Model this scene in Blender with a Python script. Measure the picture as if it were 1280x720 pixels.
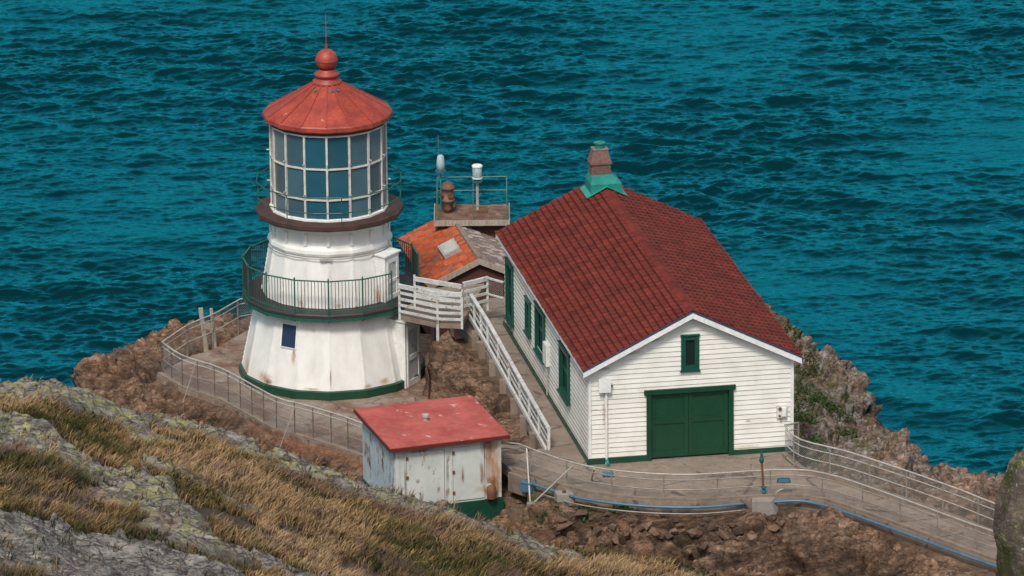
import bpy, math, random
import numpy as np
from mathutils import Matrix, Vector
R_ = math.radians
random.seed(7)
rng = np.random.default_rng(11)
scene = bpy.context.scene
for o in list(bpy.data.objects):
    bpy.data.objects.remove(o)
col = scene.collection

# ------------------------------------------------------------------ camera
CAM = np.array([5.8381, -196.3477, 63.76]); FPX = 7968.0429
PITCH = R_(17.2553); ROLL = R_(-0.605)
_fw = np.array([0, math.cos(PITCH), -math.sin(PITCH)]); _up = np.array([0, math.sin(PITCH), math.cos(PITCH)]); _rt = np.array([1., 0, 0])
_r2 = _rt*math.cos(ROLL)+_up*math.sin(ROLL); _u2 = -_rt*math.sin(ROLL)+_up*math.cos(ROLL)
cam = bpy.data.cameras.new("camera"); camo = bpy.data.objects.new("camera", cam); col.objects.link(camo)
m = Matrix.Identity(4)
for i in range(3):
    m[i][0] = _r2[i]; m[i][1] = _u2[i]; m[i][2] = -_fw[i]; m[i][3] = CAM[i]
camo.matrix_world = m
cam.sensor_width = 36; cam.lens = FPX/1280*36; cam.clip_end = 20000; cam.clip_start = 1
scene.camera = camo

def ray(x, y): return _fw + _r2*(x-640)/FPX - _u2*(y-360)/FPX
def atz(x, y, z):
    d = ray(x, y); return CAM+d*(z-CAM[2])/d[2]
def aty(x, y, Y):
    d = ray(x, y); return CAM+d*(Y-CAM[1])/d[1]

# ------------------------------------------------------------------ world, sun, exposure
SUN_EL, SUN_AZ = 52, -14          # azimuth: from the camera's side, turned a little to the left
wd = bpy.data.worlds.new("World"); scene.world = wd; wd.use_nodes = True
nt = wd.node_tree; bg = nt.nodes['Background']
sky = nt.nodes.new('ShaderNodeTexSky'); sky.sky_type = 'NISHITA'; sky.sun_disc = False
sky.sun_elevation = R_(SUN_EL); sky.air_density = 1.0; sky.dust_density = 3.0; sky.ozone_density = 1.0
# direction towards the sun
sd = Vector((math.sin(R_(SUN_AZ))*math.cos(R_(SUN_EL)), -math.cos(R_(SUN_AZ))*math.cos(R_(SUN_EL)), math.sin(R_(SUN_EL))))
sky.sun_rotation = math.atan2(sd.x, sd.y)
hs = nt.nodes.new('ShaderNodeHueSaturation'); hs.inputs['Saturation'].default_value = .42    # thin overcast
nt.links.new(sky.outputs[0], hs.inputs['Color']); nt.links.new(hs.outputs[0], bg.inputs[0]); bg.inputs[1].default_value = 0.10
sl = bpy.data.lights.new("sun", 'SUN'); sl.energy = 1.9; sl.angle = R_(12); sl.color = (1, .95, .88)
so = bpy.data.objects.new("sun", sl); col.objects.link(so)
so.rotation_euler = sd.to_track_quat('Z', 'Y').to_euler()
scene.view_settings.view_transform = 'Standard'; scene.view_settings.look = 'None'
scene.view_settings.exposure = 0.42; scene.view_settings.gamma = 1

# ------------------------------------------------------------------ numpy noise
def _h(ix, iy, iz, s=0):
    n = (ix.astype(np.int64)*374761393 + iy.astype(np.int64)*668265263 + iz.astype(np.int64)*2147483647 + s*1274126177) & 0xffffffff
    n = ((n ^ (n >> 13))*1274126177) & 0xffffffff
    n = ((n ^ (n >> 16))*2246822519) & 0xffffffff
    n = n ^ (n >> 15)
    return (n & 0xffffff)/float(0xffffff)
def vnoise(P, s=0):
    i = np.floor(P).astype(np.int64); f = P-i; u = f*f*f*(f*(f*6-15)+10); r = 0
    for a in (0, 1):
        for b in (0, 1):
            for c in (0, 1):
                w = (u[:, 0] if a else 1-u[:, 0])*(u[:, 1] if b else 1-u[:, 1])*(u[:, 2] if c else 1-u[:, 2])
                r = r+w*_h(i[:, 0]+a, i[:, 1]+b, i[:, 2]+c, s)
    return r*2-1
def fbm(P, o=4, s=0, g=.5, rid=False):
    r = 0; a = 1; t = 0; Q = P.copy()
    for k in range(o):
        n = vnoise(Q, s+k)
        if rid: n = 1-2*np.abs(n)
        r = r+a*n; t += a; a *= g; Q = Q*2.03+7.1
    return r/t
def blocks(P, s=0):
    """fractured rock: each cell of a jittered lattice has its own height and tilt; also the distance to its edge"""
    i = np.floor(P).astype(np.int64); n = len(P)
    b1 = np.full(n, 9.); b2 = np.full(n, 9.); hv = np.zeros(n)
    for a in (-1, 0, 1):
        for b in (-1, 0, 1):
            for c in (-1, 0, 1):
                x, y, z = i[:, 0]+a, i[:, 1]+b, i[:, 2]+c
                q = np.stack([x+.1+.8*_h(x, y, z, s), y+.1+.8*_h(x, y, z, s+1), z+.1+.8*_h(x, y, z, s+2)], 1)
                d = P-q; dd = np.sqrt((d*d).sum(1))
                t = np.stack([_h(x, y, z, s+3), _h(x, y, z, s+4), _h(x, y, z, s+5)], 1)-.5
                val = _h(x, y, z, s+6)-.5 + (d*t).sum(1)*1.3
                nw = dd < b1
                b2 = np.where(nw, b1, np.minimum(b2, dd)); hv = np.where(nw, val, hv); b1 = np.where(nw, dd, b1)
    return hv, b2-b1
def sstep(a, b, x):
    t = np.clip((x-a)/(b-a), 0, 1); return t*t*(3-2*t)
def pdist(X, Y, pts, closed=False):
    pts = np.asarray(pts, float)[:, :2]; n = len(pts); d = np.full(X.shape, 1e9)
    for k in range(n if closed else n-1):
        a = pts[k]; b = pts[(k+1) % n]; e = b-a; L = max((e*e).sum(), 1e-9)
        t = np.clip(((X-a[0])*e[0]+(Y-a[1])*e[1])/L, 0, 1)
        d = np.minimum(d, np.hypot(X-a[0]-t*e[0], Y-a[1]-t*e[1]))
    return d
def inside(X, Y, pts):
    pts = np.asarray(pts, float)[:, :2]; n = len(pts); c = np.zeros(X.shape, bool)
    for k in range(n):
        x1, y1 = pts[k]; x2, y2 = pts[(k+1) % n]
        if y1 == y2: continue
        c ^= ((y1 > Y) != (y2 > Y)) & (X < (x2-x1)*(Y-y1)/(y2-y1)+x1)
    return c

# ------------------------------------------------------------------ materials
MATS = {}
class N:
    """small node-graph helper"""
    def __init__(s, name):
        s.m = bpy.data.materials.new(name); s.m.use_nodes = True; s.t = s.m.node_tree; s.n = s.t.nodes; s.l = s.t.links
        s.b = s.n['Principled BSDF']; s.out = s.n['Material Output']
        s.co = s.n.new('ShaderNodeTexCoord').outputs['Object']
    def set(s, k, v):
        if hasattr(v, 'is_linked') or isinstance(v, bpy.types.NodeSocket): s.l.new(v, s.b.inputs[k])
        else: s.b.inputs[k].default_value = v
    def node(s, t, **kw):
        n = s.n.new(t)
        for k, v in kw.items(): setattr(n, k, v)
        return n
    def plug(s, n, k, v):
        if isinstance(v, bpy.types.NodeSocket): s.l.new(v, n.inputs[k])
        else: n.inputs[k].default_value = v
    def map(s, scale=(1, 1, 1), loc=(0, 0, 0), rot=(0, 0, 0)):
        n = s.node('ShaderNodeMapping'); s.l.new(s.co, n.inputs[0]); n.inputs['Scale'].default_value = scale; n.inputs['Location'].default_value = loc; n.inputs['Rotation'].default_value = rot
        return n.outputs[0]
    def noise(s, sc, det=5, rough=.55, vec=None, dist=0):
        n = s.node('ShaderNodeTexNoise'); s.plug(n, 'Vector', vec if vec else s.co); n.inputs['Scale'].default_value = sc
        n.inputs['Detail'].default_value = det; n.inputs['Roughness'].default_value = rough; n.inputs['Distortion'].default_value = dist
        return n.outputs['Fac']
    def voro(s, sc, feat='F1', vec=None, out='Distance'):
        n = s.node('ShaderNodeTexVoronoi', feature=feat); s.plug(n, 'Vector', vec if vec else s.co); n.inputs['Scale'].default_value = sc
        return n.outputs[out]
    def ramp(s, f, *stops):
        n = s.node('ShaderNodeValToRGB'); s.l.new(f, n.inputs[0]); e = n.color_ramp.elements
        while len(e) < len(stops): e.new(.5)
        for k, (p, c) in enumerate(stops):
            e[k].position = p
            if not hasattr(c, '__len__'): c = (c, c, c)
            e[k].color = (*c[:3], 1)
        return n.outputs[0]
    def mix(s, f, a, b, mode='MIX'):
        n = s.node('ShaderNodeMix', data_type='RGBA', blend_type=mode)
        for k, v in ((0, f), (6, a), (7, b)):
            if isinstance(v, bpy.types.NodeSocket): s.l.new(v, n.inputs[k])
            elif k == 0: n.inputs[0].default_value = v
            else: n.inputs[k].default_value = (*v[:3], 1)
        return n.outputs[2]
    def math(s, op, a, b=0, c=0):
        n = s.node('ShaderNodeMath', operation=op); s.plug(n, 0, a); s.plug(n, 1, b)
        if op in ('MULTIPLY_ADD',): s.plug(n, 2, c)
        return n.outputs[0]
    def spot(s, p, size, ns=5, na=.5, soft=.6):
        """a stain with ragged edge round point p (object space), size per axis"""
        v = s.node('ShaderNodeVectorMath', operation='SUBTRACT'); s.l.new(s.co, v.inputs[0]); v.inputs[1].default_value = p
        w = s.node('ShaderNodeVectorMath', operation='DIVIDE'); s.l.new(v.outputs[0], w.inputs[0]); w.inputs[1].default_value = size
        ln = s.node('ShaderNodeVectorMath', operation='LENGTH'); s.l.new(w.outputs[0], ln.inputs[0])
        nz = s.noise(ns, 4, .65, s.map((1.6, 1.6, .5)))
        d = s.math('ADD', ln.outputs['Value'], s.math('MULTIPLY', s.math('SUBTRACT', nz, .5), na*2))
        mr = s.node('ShaderNodeMapRange'); s.l.new(d, mr.inputs[0]); mr.inputs[1].default_value = 1-soft; mr.inputs[2].default_value = 1.0; mr.inputs[3].default_value = 1; mr.inputs[4].default_value = 0
        return mr.outputs[0]
    def bump(s, h, dist=.02, st=1):
        n = s.node('ShaderNodeBump'); s.l.new(h, n.inputs['Height']); n.inputs['Distance'].default_value = dist; n.inputs['Strength'].default_value = st
        s.l.new(n.outputs[0], s.b.inputs['Normal']); return n
    def attr(s, name='col'):
        n = s.node('ShaderNodeAttribute', attribute_name=name); return n.outputs['Color']

def paint(name, c, c2=None, sc=3, rough=.5, lo=.4, hi=.7, bump=.0, stretch=(1, 1, 1), metal=0, spots=(), chips=None, grime=.12):
    s = N(name); c2 = c2 or tuple(x*.72 for x in c)
    k = s.mix(s.ramp(s.noise(sc, 6, .6, s.map(stretch)), (lo, 0), (hi, 1)), c, c2)
    g = s.ramp(s.noise(sc*5.3, 4, .6), (.35, 1-grime), (.65, 1+grime*.3))
    k = s.mix(1.0, k, g, 'MULTIPLY')
    if chips:   # (colour, scale, threshold)
        k = s.mix(s.ramp(s.noise(chips[1], 7, .68, s.map((1, 1, .6))), (chips[2], 0), (chips[2]+.03, 1)), k, chips[0])
    for p, sz, sc_ in spots:
        k = s.mix(s.spot(p, sz), k, sc_)
    s.set('Base Color', k); s.set('Roughness', rough); s.set('Metallic', metal)
    if bump: s.bump(s.noise(sc*6, 5, .6), bump)
    MATS[name] = s.m; return s.m

RUST = (.20, .075, .025); RUSTL = (.42, .22, .10)
paint('white paint', (.80, .80, .77), (.66, .65, .60), 2.2, .45, .45, .75, .002)
paint('cream paint', (.66, .63, .57), (.52, .46, .39), 4, .5, chips=((.30, .17, .10), 5, .64))
paint('white rail', (.60, .61, .60), (.44, .43, .40), 3, .5, chips=((.30, .20, .13), 7, .60))
paint('green paint', (.008, .062, .034), (.006, .045, .026), 3, .42)
paint('door green', (.005, .056, .026), (.004, .041, .02), 1.8, .4, stretch=(1, 1, .5), chips=((.06, .14, .09), 5, .74))
paint('window green', (.006, .075, .05), (.005, .055, .036), 3, .4)
paint('rail green', (.012, .11, .075), (.01, .07, .05), 6, .45)
paint('teal green', (.01, .23, .19), (.012, .15, .13), 4, .45)
paint('teal pale', (.01, .30, .23), (.02, .20, .17), 3, .45, chips=((.35, .45, .40), 6, .72))
paint('roof red', (.40, .063, .036), (.26, .038, .024), 2.0, .5, .36, .62, .003, stretch=(1, 1, .6), chips=((.48, .20, .15), 3.3, .645), grime=.22)
paint('roof rib red', (.33, .05, .034), (.24, .04, .03), 3, .5)
paint('deck brown', (.075, .034, .026), (.036, .022, .02), 3, .65, bump=.004)
paint('dark metal', (.022, .026, .026), (.04, .03, .026), 4, .55)
paint('galvanised', (.33, .31, .28), (.24, .19, .15), 5, .5, metal=.35)
paint('galvanised pale', (.47, .46, .42), (.33, .29, .25), 5, .5, metal=.15)
paint('rail post dark', (.16, .14, .12), (.10, .075, .06), 5, .6, metal=.2)
paint('pipe blue', (.075, .17, .25), (.055, .12, .18), 3, .4, chips=((.45, .42, .36), 5, .68))
paint('fitting blue', (.02, .15, .20), (.02, .10, .14), 6, .4)
paint('rust', (.19, .075, .035), (.10, .045, .03), 7, .75, bump=.004)
paint('rusty deck', (.23, .13, .085), (.10, .055, .04), 2.2, .8, .35, .6, .006, chips=((.36, .28, .22), 4, .62))
paint('rim concrete', (.25, .195, .15), (.16, .12, .09), 3, .8, bump=.003)
paint('block grey', (.28, .25, .22), (.20, .17, .145), 3, .85, bump=.004)
paint('cap teal', (.01, .10, .09), (.012, .07, .065), 5, .5)
paint('barge white', (.82, .83, .81), (.70, .70, .67), 2, .45)
paint('blue trim', (.03, .07, .12), (.025, .05, .08), 5, .5)
paint('shed roof red', (.46, .105, .08), (.36, .06, .045), .9, .5, .38, .6, .002, chips=((.56, .32, .27), 2.6, .625), grime=.2)
paint('shed trim', (.13, .022, .02), (.09, .02, .018), 5, .5)
paint('brick', (.19, .105, .085), (.11, .065, .055), 9, .8, bump=.006)
paint('driftwood', (.42, .36, .29), (.26, .2, .16), 6, .8, stretch=(3, 3, .5))
paint('skylight', (.52, .52, .46), (.40, .40, .36), 4, .25)
paint('rail dull', (.06, .19, .16), (.10, .13, .10), 5, .55)
paint('lamp glass', (.42, .52, .55), (.25, .34, .38), 9, .12, stretch=(2, 2, .4))
paint('box white', (.70, .70, .66), (.55, .54, .5), 5, .5)
paint('blue hatch', (.012, .035, .085), (.01, .025, .06), 6, .45)
paint('brick dark', (.10, .03, .022), (.065, .022, .018), 8, .8, bump=.004, chips=((.35, .27, .22), 7, .66))

def m_tower():
    s = N('tower white')
    k = s.mix(s.ramp(s.noise(1.6, 6, .6, s.map((1, 1, .45))), (.42, 0), (.72, 1)), (.78, .775, .735), (.62, .61, .565))
    k = s.mix(s.ramp(s.noise(7, 6, .7, s.map((1.4, 1.4, .22))), (.64, 0), (.8, .55)), k, (.50, .44, .36))
    for p, sz, c in [((-1.17, -2.5, 1.28), (.11, .3, .32), RUSTL), ((-1.15, -2.5, 1.42), (.05, .3, .18), RUST),
                     ((-2.1, -1.9, .42), (.42, .5, .26), RUSTL), ((-2.0, -2.1, .36), (.2, .4, .12), RUST), ((-2.75, -.9, .5), (.14, .5, .42), RUSTL),
                     ((.02, -2.9, .72), (.035, .3, .42), RUST), ((1.2, -2.6, .35), (.16, .3, .1), RUSTL), ((1.75, -2.3, .4), (.2, .3, .14), RUSTL),
                     ((-.6, -2.85, .33), (.3, .3, .05), RUSTL), ((2.3, -1.7, 1.2), (.06, .3, .7), RUSTL), ((1.55, -1.6, 3.05), (.14, .4, .34), RUSTL),
                     ((1.64, -1.6, 2.95), (.08, .4, .2), RUST), ((-.9, -2.0, 2.95), (.1, .3, .12), RUSTL), ((.3, -2.2, 2.9), (.1, .3, .08), RUSTL), ((-.5, -2.3, 2.15), (.12, .3, .08), RUSTL)]:
        k = s.mix(s.math('MULTIPLY', s.spot(p, sz, 7, .55, .8), .8), k, c)
    s.set('Base Color', k); s.set('Roughness', .42); s.bump(s.noise(3, 4, .5), .006, .6); MATS['tower white'] = s.m
m_tower()
def m_clap():
    s = N('clapboard'); co = s.co
    k = s.mix(s.ramp(s.noise(1.3, 5, .6), (.4, 0), (.75, 1)), (.77, .755, .70), (.63, .60, .54))
    k = s.mix(s.ramp(s.noise(5, 7, .75, s.map((.35, .35, 3.2))), (.60, 0), (.72, .6)), k, (.48, .42, .36))
    k = s.mix(s.ramp(s.noise(3.1, 8, .78, s.map((.5, .5, 4.5), (3, 1, 2))), (.625, 0), (.66, .9)), k, (.20, .15, .11))
    for p, sz, c in [((5.82, 0, 1.18), (.09, .3, .2), RUST), ((5.86, 0, .95), (.07, .3, .16), RUSTL), ((.03, 0, 1.2), (.05, .3, 1.4), (.22, .13, .08)), ((.46, 0, 1.5), (.09, .3, .5), (.40, .28, .2)),
                     ((4.85, 0, 1.0), (.1, .3, .05), (.3, .22, .15)), ((1.2, 0, 3.4), (.5, .3, .10), (.30, .24, .19)), ((4.8, 0, .18), (.5, .3, .09), (.55, .48, .38)), ((1.9, 0, 3.75), (.4, .3, .07), (.26, .2, .16)), ((.4, 0, 2.95), (.3, .3, .08), (.3, .24, .2))]:
        k = s.mix(s.math('MULTIPLY', s.spot(p, sz, 8, .6, .7), .75), k, c)
    s.set('Base Color', k); s.set('Roughness', .55); MATS['clapboard'] = s.m
m_clap()
def m_shedwall(name, base, chip, th, extra):
    s = N(name)
    k = s.mix(s.ramp(s.noise(1.5, 5, .6), (.4, 0), (.7, 1)), base, tuple(x*.82 for x in base))
    n = s.noise(3.4, 8, .74, s.map((1, 1, .45)))
    k = s.mix(s.ramp(n, (th, 0), (th+.02, 1)), k, chip)
    k = s.mix(s.ramp(n, (th+.05, 0), (th+.08, 1)), k, (.09, .06, .045))
    for p, sz, c in extra: k = s.mix(s.math('MULTIPLY', s.spot(p, sz, 6, .6, .7), 1.0), k, c)
    s.set('Base Color', k); s.set('Roughness', .6); s.bump(n, .006); MATS[name] = s.m
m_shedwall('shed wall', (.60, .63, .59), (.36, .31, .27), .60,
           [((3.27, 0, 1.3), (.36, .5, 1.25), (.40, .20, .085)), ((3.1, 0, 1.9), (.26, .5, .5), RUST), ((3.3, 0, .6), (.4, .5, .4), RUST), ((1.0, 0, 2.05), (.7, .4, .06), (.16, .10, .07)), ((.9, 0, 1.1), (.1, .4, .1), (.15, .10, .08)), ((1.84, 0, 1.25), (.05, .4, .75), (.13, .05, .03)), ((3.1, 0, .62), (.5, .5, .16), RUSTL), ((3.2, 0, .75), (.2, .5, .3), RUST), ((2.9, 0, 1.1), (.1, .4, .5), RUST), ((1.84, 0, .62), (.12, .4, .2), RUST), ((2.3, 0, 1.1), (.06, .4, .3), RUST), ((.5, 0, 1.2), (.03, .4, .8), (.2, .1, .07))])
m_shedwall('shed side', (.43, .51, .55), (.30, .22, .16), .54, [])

def m_vcol(name, rough=.7, var=.25, sc=8, bump=0, spec=.5):
    s = N(name); k = s.attr()
    k = s.mix(1.0, k, s.ramp(s.noise(sc, 5, .65), (.3, 1-var), (.7, 1+var*.5)), 'MULTIPLY')
    s.set('Base Color', k); s.set('Roughness', rough); s.set('Specular IOR Level', spec)
    if bump: s.bump(s.noise(sc*2.5, 5, .65), bump)
    MATS[name] = s.m; return s
m_vcol('shingle', .8, .42, 1.6, .004, .25); m_vcol('clay tile', .75, .35, 7, .004, .3); m_vcol('stone', .9, .45, 5, .03, .2)
s = m_vcol('blade', .75, .0, 5, 0, .2)
s = m_vcol('leaf', .55, .2, 5, 0, .3)
s = m_vcol('pane glass', .09, .12, 1.5, .003, .6)

def m_rock(name, cols, lichen=0.0, green=0.0, bsc=1.0, bd=.05):
    s = N(name)
    a = s.noise(.55*bsc, 6, .62, None, .6); b = s.noise(2.3*bsc, 8, .68, s.map((1, 1, 1.8), (2, 5, 1), (0, .5, .3)), .4)
    k = s.mix(s.ramp(a, (.36, 0), (.64, 1)), cols[0], cols[1])
    k = s.mix(s.ramp(b, (.46, 0), (.66, 1)), k, cols[2])
    k = s.mix(s.ramp(s.noise(6*bsc, 8, .7, s.map((1, 1, 2.2), (7, 3, 4), (.4, 0, .6))), (.58, 0), (.7, .8)), k, cols[3])
    if lichen:
        l = s.ramp(s.noise(1.1, 9, .72, s.map((1, 1, 1), (4, 9, 2))), (.56-lichen*.1, 0), (.62-lichen*.1, 1))
        l2 = s.ramp(s.noise(9, 5, .7), (.42, 0), (.6, 1))
        k = s.mix(s.math('MULTIPLY', s.math('MULTIPLY', l, l2), .8), k, (.34, .34, .10))
        k = s.mix(s.ramp(s.noise(4.5, 6, .7, s.map((1, 1, 1), (8, 1, 6))), (.6, 0), (.66, .7)), k, (.42, .42, .38))
    if green:
        k = s.mix(s.ramp(s.noise(.9, 7, .7, s.map((1, 1, 1), (14, 9, 2))), (.60-green*.12, 0), (.66-green*.12, .85)), k, (.045, .055, .014))
    s.set('Base Color', k); s.set('Roughness', .88); s.set('Specular IOR Level', .2)
    v1 = s.voro(3.1*bsc, 'DISTANCE_TO_EDGE', s.map((1, 1, 1.5), (0, 0, 0), (.3, .4, .2)))
    h = s.math('ADD', s.math('MULTIPLY', s.noise(5*bsc, 9, .7), 1.0), s.math('MULTIPLY', s.ramp(v1, (0, 0), (.07, .5)), .5))
    s.bump(h, bd, 1.0); MATS[name] = s.m
m_rock('headland rock', ((.20, .125, .085), (.155, .115, .095), (.30, .19, .125), (.38, .28, .21)), 0, .35)
m_rock('outcrop rock', ((.15, .09, .06), (.11, .075, .06), (.24, .145, .09), (.30, .215, .16)), 0, 0)
m_rock('hill rock', ((.25, .24, .235), (.17, .165, .165), (.34, .325, .305), (.44, .42, .39)), .55, 0, 1.0, .06)
m_rock('mossy rock', ((.10, .08, .062), (.065, .055, .042), (.16, .13, .10), (.21, .18, .14)), .1, .55, 1.4)

def m_ground():
    s = N('headland ground')
    # rock with its earth and weeds: the split is stored per vertex (soil, red earth, weed)
    at = s.node('ShaderNodeAttribute', attribute_name='col'); sp = s.node('ShaderNodeSeparateColor'); s.l.new(at.outputs['Color'], sp.inputs[0])
    a = s.noise(.5, 6, .62, None, .6); b = s.noise(2.1, 8, .68, s.map((1, 1, 1.8), (2, 5, 1), (0, .5, .3)), .5)
    k = s.mix(s.ramp(a, (.38, 0), (.62, 1)), (.155, .083, .046), (.115, .078, .056))
    k = s.mix(s.ramp(b, (.47, 0), (.62, 1)), k, (.235, .15, .10))
    k = s.mix(s.ramp(s.noise(6, 8, .7, s.map((1, 1, 2.2), (7, 3, 4), (.4, 0, .6))), (.60, 0), (.70, .8)), k, (.33, .25, .195))
    k = s.mix(s.ramp(s.noise(3.3, 8, .75, s.map((1, 1, 1), (1, 13, 4))), (.55, 0), (.63, .9)), k, (.045, .033, .027))
    tn = s.node('ShaderNodeAttribute', attribute_name='tone'); cmb = s.node('ShaderNodeCombineColor'); [s.l.new(tn.outputs['Fac'], cmb.inputs[i]) for i in range(3)]
    k = s.mix(1.0, k, cmb.outputs[0], 'MULTIPLY')
    soil = s.mix(s.ramp(s.noise(5, 8, .75), (.4, 0), (.6, 1)), (.155, .10, .066), (.095, .064, .043))
    soil = s.mix(s.ramp(s.voro(9, 'F1'), (.12, 1), (.2, 0)), soil, (.30, .22, .165))
    k = s.mix(sp.outputs[0], k, soil)
    k = s.mix(sp.outputs[1], k, s.mix(s.ramp(s.noise(3, 6, .7), (.4, 0), (.6, 1)), (.25, .115, .06), (.17, .085, .05)))
    wn = s.math('MULTIPLY', sp.outputs[2], s.ramp(s.noise(3.5, 7, .7, s.map((1, 1, 1), (14, 9, 2))), (.42, 0), (.56, 1)))
    k = s.mix(wn, k, s.mix(s.ramp(s.noise(14, 4, .6), (.4, 0), (.6, 1)), (.04, .055, .014), (.075, .08, .022)))
    gx_ = s.node('ShaderNodeSeparateXYZ'); s.l.new(s.co, gx_.inputs[0]); gm = s.node('ShaderNodeMapRange'); s.l.new(gx_.outputs[0], gm.inputs[0]); gm.inputs[1].default_value = 12; gm.inputs[2].default_value = 15.5
    gy_ = s.node('ShaderNodeMapRange'); s.l.new(gx_.outputs[1], gy_.inputs[0]); gy_.inputs[1].default_value = -18.5; gy_.inputs[2].default_value = -14.5
    sc_ = s.math('MULTIPLY', s.math('MULTIPLY', gm.outputs[0], gy_.outputs[0]), s.ramp(s.noise(1.7, 9, .75, s.map((1, 1, 1), (3, 3, 8))), (.44, 0), (.56, .85)))
    k = s.mix(sc_, k, s.mix(s.ramp(s.noise(7, 8, .75), (.42, 0), (.58, 1)), (.13, .112, .10), (.36, .32, .285)))    # pale weathered rock on the eastern face
    s.set('Base Color', k); s.set('Roughness', .9); s.set('Specular IOR Level', .2)
    v1 = s.voro(2.6, 'DISTANCE_TO_EDGE', s.map((1, 1, 1.5), (0, 0, 0), (.3, .4, .2)))
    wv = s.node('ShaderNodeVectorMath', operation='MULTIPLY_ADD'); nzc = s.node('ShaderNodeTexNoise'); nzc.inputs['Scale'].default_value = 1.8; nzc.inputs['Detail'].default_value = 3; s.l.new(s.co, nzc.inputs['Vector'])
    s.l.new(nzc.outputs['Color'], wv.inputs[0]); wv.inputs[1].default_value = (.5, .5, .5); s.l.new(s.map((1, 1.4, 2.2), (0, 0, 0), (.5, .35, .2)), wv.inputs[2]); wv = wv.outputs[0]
    def bw(x): n = s.node('ShaderNodeRGBToBW'); s.l.new(x, n.inputs[0]); return n.outputs[0]
    c1, c2, c3 = [bw(s.voro(q_, 'F1', wv, 'Color')) for q_ in (1.5, 3.6, 8.0)]
    kf = s.math('ADD', .45, s.math('ADD', s.math('MULTIPLY', c2, .65), s.math('MULTIPLY', c3, .42))); cm2 = s.node('ShaderNodeCombineColor'); [s.l.new(kf, cm2.inputs[i]) for i in range(3)]
    rockness = s.math('SUBTRACT', 1.0, s.math('MAXIMUM', s.math('MULTIPLY', sp.outputs[0], .75), wn))
    k = s.mix(rockness, k, s.mix(1.0, k, cm2.outputs[0], 'MULTIPLY'))
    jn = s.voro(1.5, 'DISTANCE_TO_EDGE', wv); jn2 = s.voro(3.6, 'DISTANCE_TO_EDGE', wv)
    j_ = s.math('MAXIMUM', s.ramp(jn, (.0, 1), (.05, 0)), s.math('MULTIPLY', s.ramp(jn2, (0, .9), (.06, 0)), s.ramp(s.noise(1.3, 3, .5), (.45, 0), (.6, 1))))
    k = s.mix(s.math('MULTIPLY', s.math('MULTIPLY', j_, rockness), .62), k, (.022, .017, .014)); s.l.new(k, s.b.inputs['Base Color'])  # crevice shade put into the colour as dark lines on cell edges
    hh = s.math('ADD', s.math('ADD', s.math('MULTIPLY', c1, 1.6), c2), s.math('ADD', s.math('MULTIPLY', c3, .4), s.math('MULTIPLY', s.noise(6, 9, .72), .8)))
    hh = s.math('MULTIPLY', hh, s.math('SUBTRACT', 1.0, s.math('MULTIPLY', sp.outputs[0], .6)))
    s.bump(hh, .11, 1.0); MATS['headland ground'] = s.m
m_ground()
def m_hill():
    s = N('hill ground')
    at = s.node('ShaderNodeAttribute', attribute_name='col'); sp = s.node('ShaderNodeSeparateColor'); s.l.new(at.outputs['Color'], sp.inputs[0])
    a = s.noise(.6, 6, .62, None, .6)
    k = s.mix(s.ramp(a, (.36, 0), (.64, 1)), (.22, .205, .19), (.12, .113, .108))
    k = s.mix(s.ramp(s.noise(2.3, 8, .74, s.map((.8, 2.4, 2.4), (2, 5, 1), (0, .3, .4)), .5), (.47, 0), (.6, 1)), k, (.32, .30, .265))
    k = s.mix(s.ramp(s.noise(2.2, 10, .8, s.map((.7, 2.6, 2.6), (9, 3, 4), (0, .3, .4))), (.50, 0), (.57, .95)), k, (.055, .052, .050))
    k = s.mix(s.ramp(s.noise(3.0, 10, .8, s.map((.6, 2.8, 2.8), (2, 7, 1), (0, .3, .4))), (.55, 0), (.62, .8)), k, (.30, .225, .18))
    l = s.math('MULTIPLY', s.ramp(s.noise(1.0, 9, .72, s.map((1, 1, 1), (4, 9, 2))), (.44, 0), (.56, 1)), s.ramp(s.noise(8, 6, .7), (.44, 0), (.56, 1)))
    k = s.mix(s.math('MULTIPLY', l, sp.outputs[2]), k, (.30, .295, .115))
    earth = s.mix(s.ramp(s.noise(5, 7, .75), (.4, 0), (.6, 1)), (.10, .075, .055), (.055, .042, .032))
    k = s.mix(sp.outputs[0], k, earth)
    k = s.mix(sp.outputs[1], k, s.mix(s.ramp(s.noise(4, 7, .75), (.42, 0), (.58, 1)), (.30, .185, .12), (.14, .10, .08)))
    s.set('Base Color', k); s.set('Roughness', .9); s.set('Specular IOR Level', .2)
    def bw(x): n = s.node('ShaderNodeRGBToBW'); s.l.new(x, n.inputs[0]); return n.outputs[0]
    mv = s.map((.7, 2.4, 2.4), (0, 0, 0), (0, .3, .4)); c1, c2 = [bw(s.voro(q_, 'F1', mv, 'Color')) for q_ in (1.3, 3.4)]
    kf = s.math('ADD', .45, s.math('ADD', s.math('MULTIPLY', c1, .45), s.math('MULTIPLY', c2, .6))); cm2 = s.node('ShaderNodeCombineColor'); [s.l.new(kf, cm2.inputs[i]) for i in range(3)]
    k = s.mix(s.math('SUBTRACT', 1.0, sp.outputs[0]), k, s.mix(1.0, k, cm2.outputs[0], 'MULTIPLY'))
    jn = s.voro(1.3, 'DISTANCE_TO_EDGE', mv); k = s.mix(s.math('MULTIPLY', s.ramp(jn, (0, .85), (.05, 0)), s.math('SUBTRACT', 1.0, sp.outputs[0])), k, (.03, .028, .026)); s.l.new(k, s.b.inputs['Base Color'])  # dark cell edges: shade of the cracks painted into the rock colour
    s.bump(s.math('ADD', s.math('ADD', c1, s.math('MULTIPLY', c2, .6)), s.math('MULTIPLY', s.noise(5, 9, .74), 1.1)), .075, 1.0); MATS['hill ground'] = s.m
m_hill()
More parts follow.
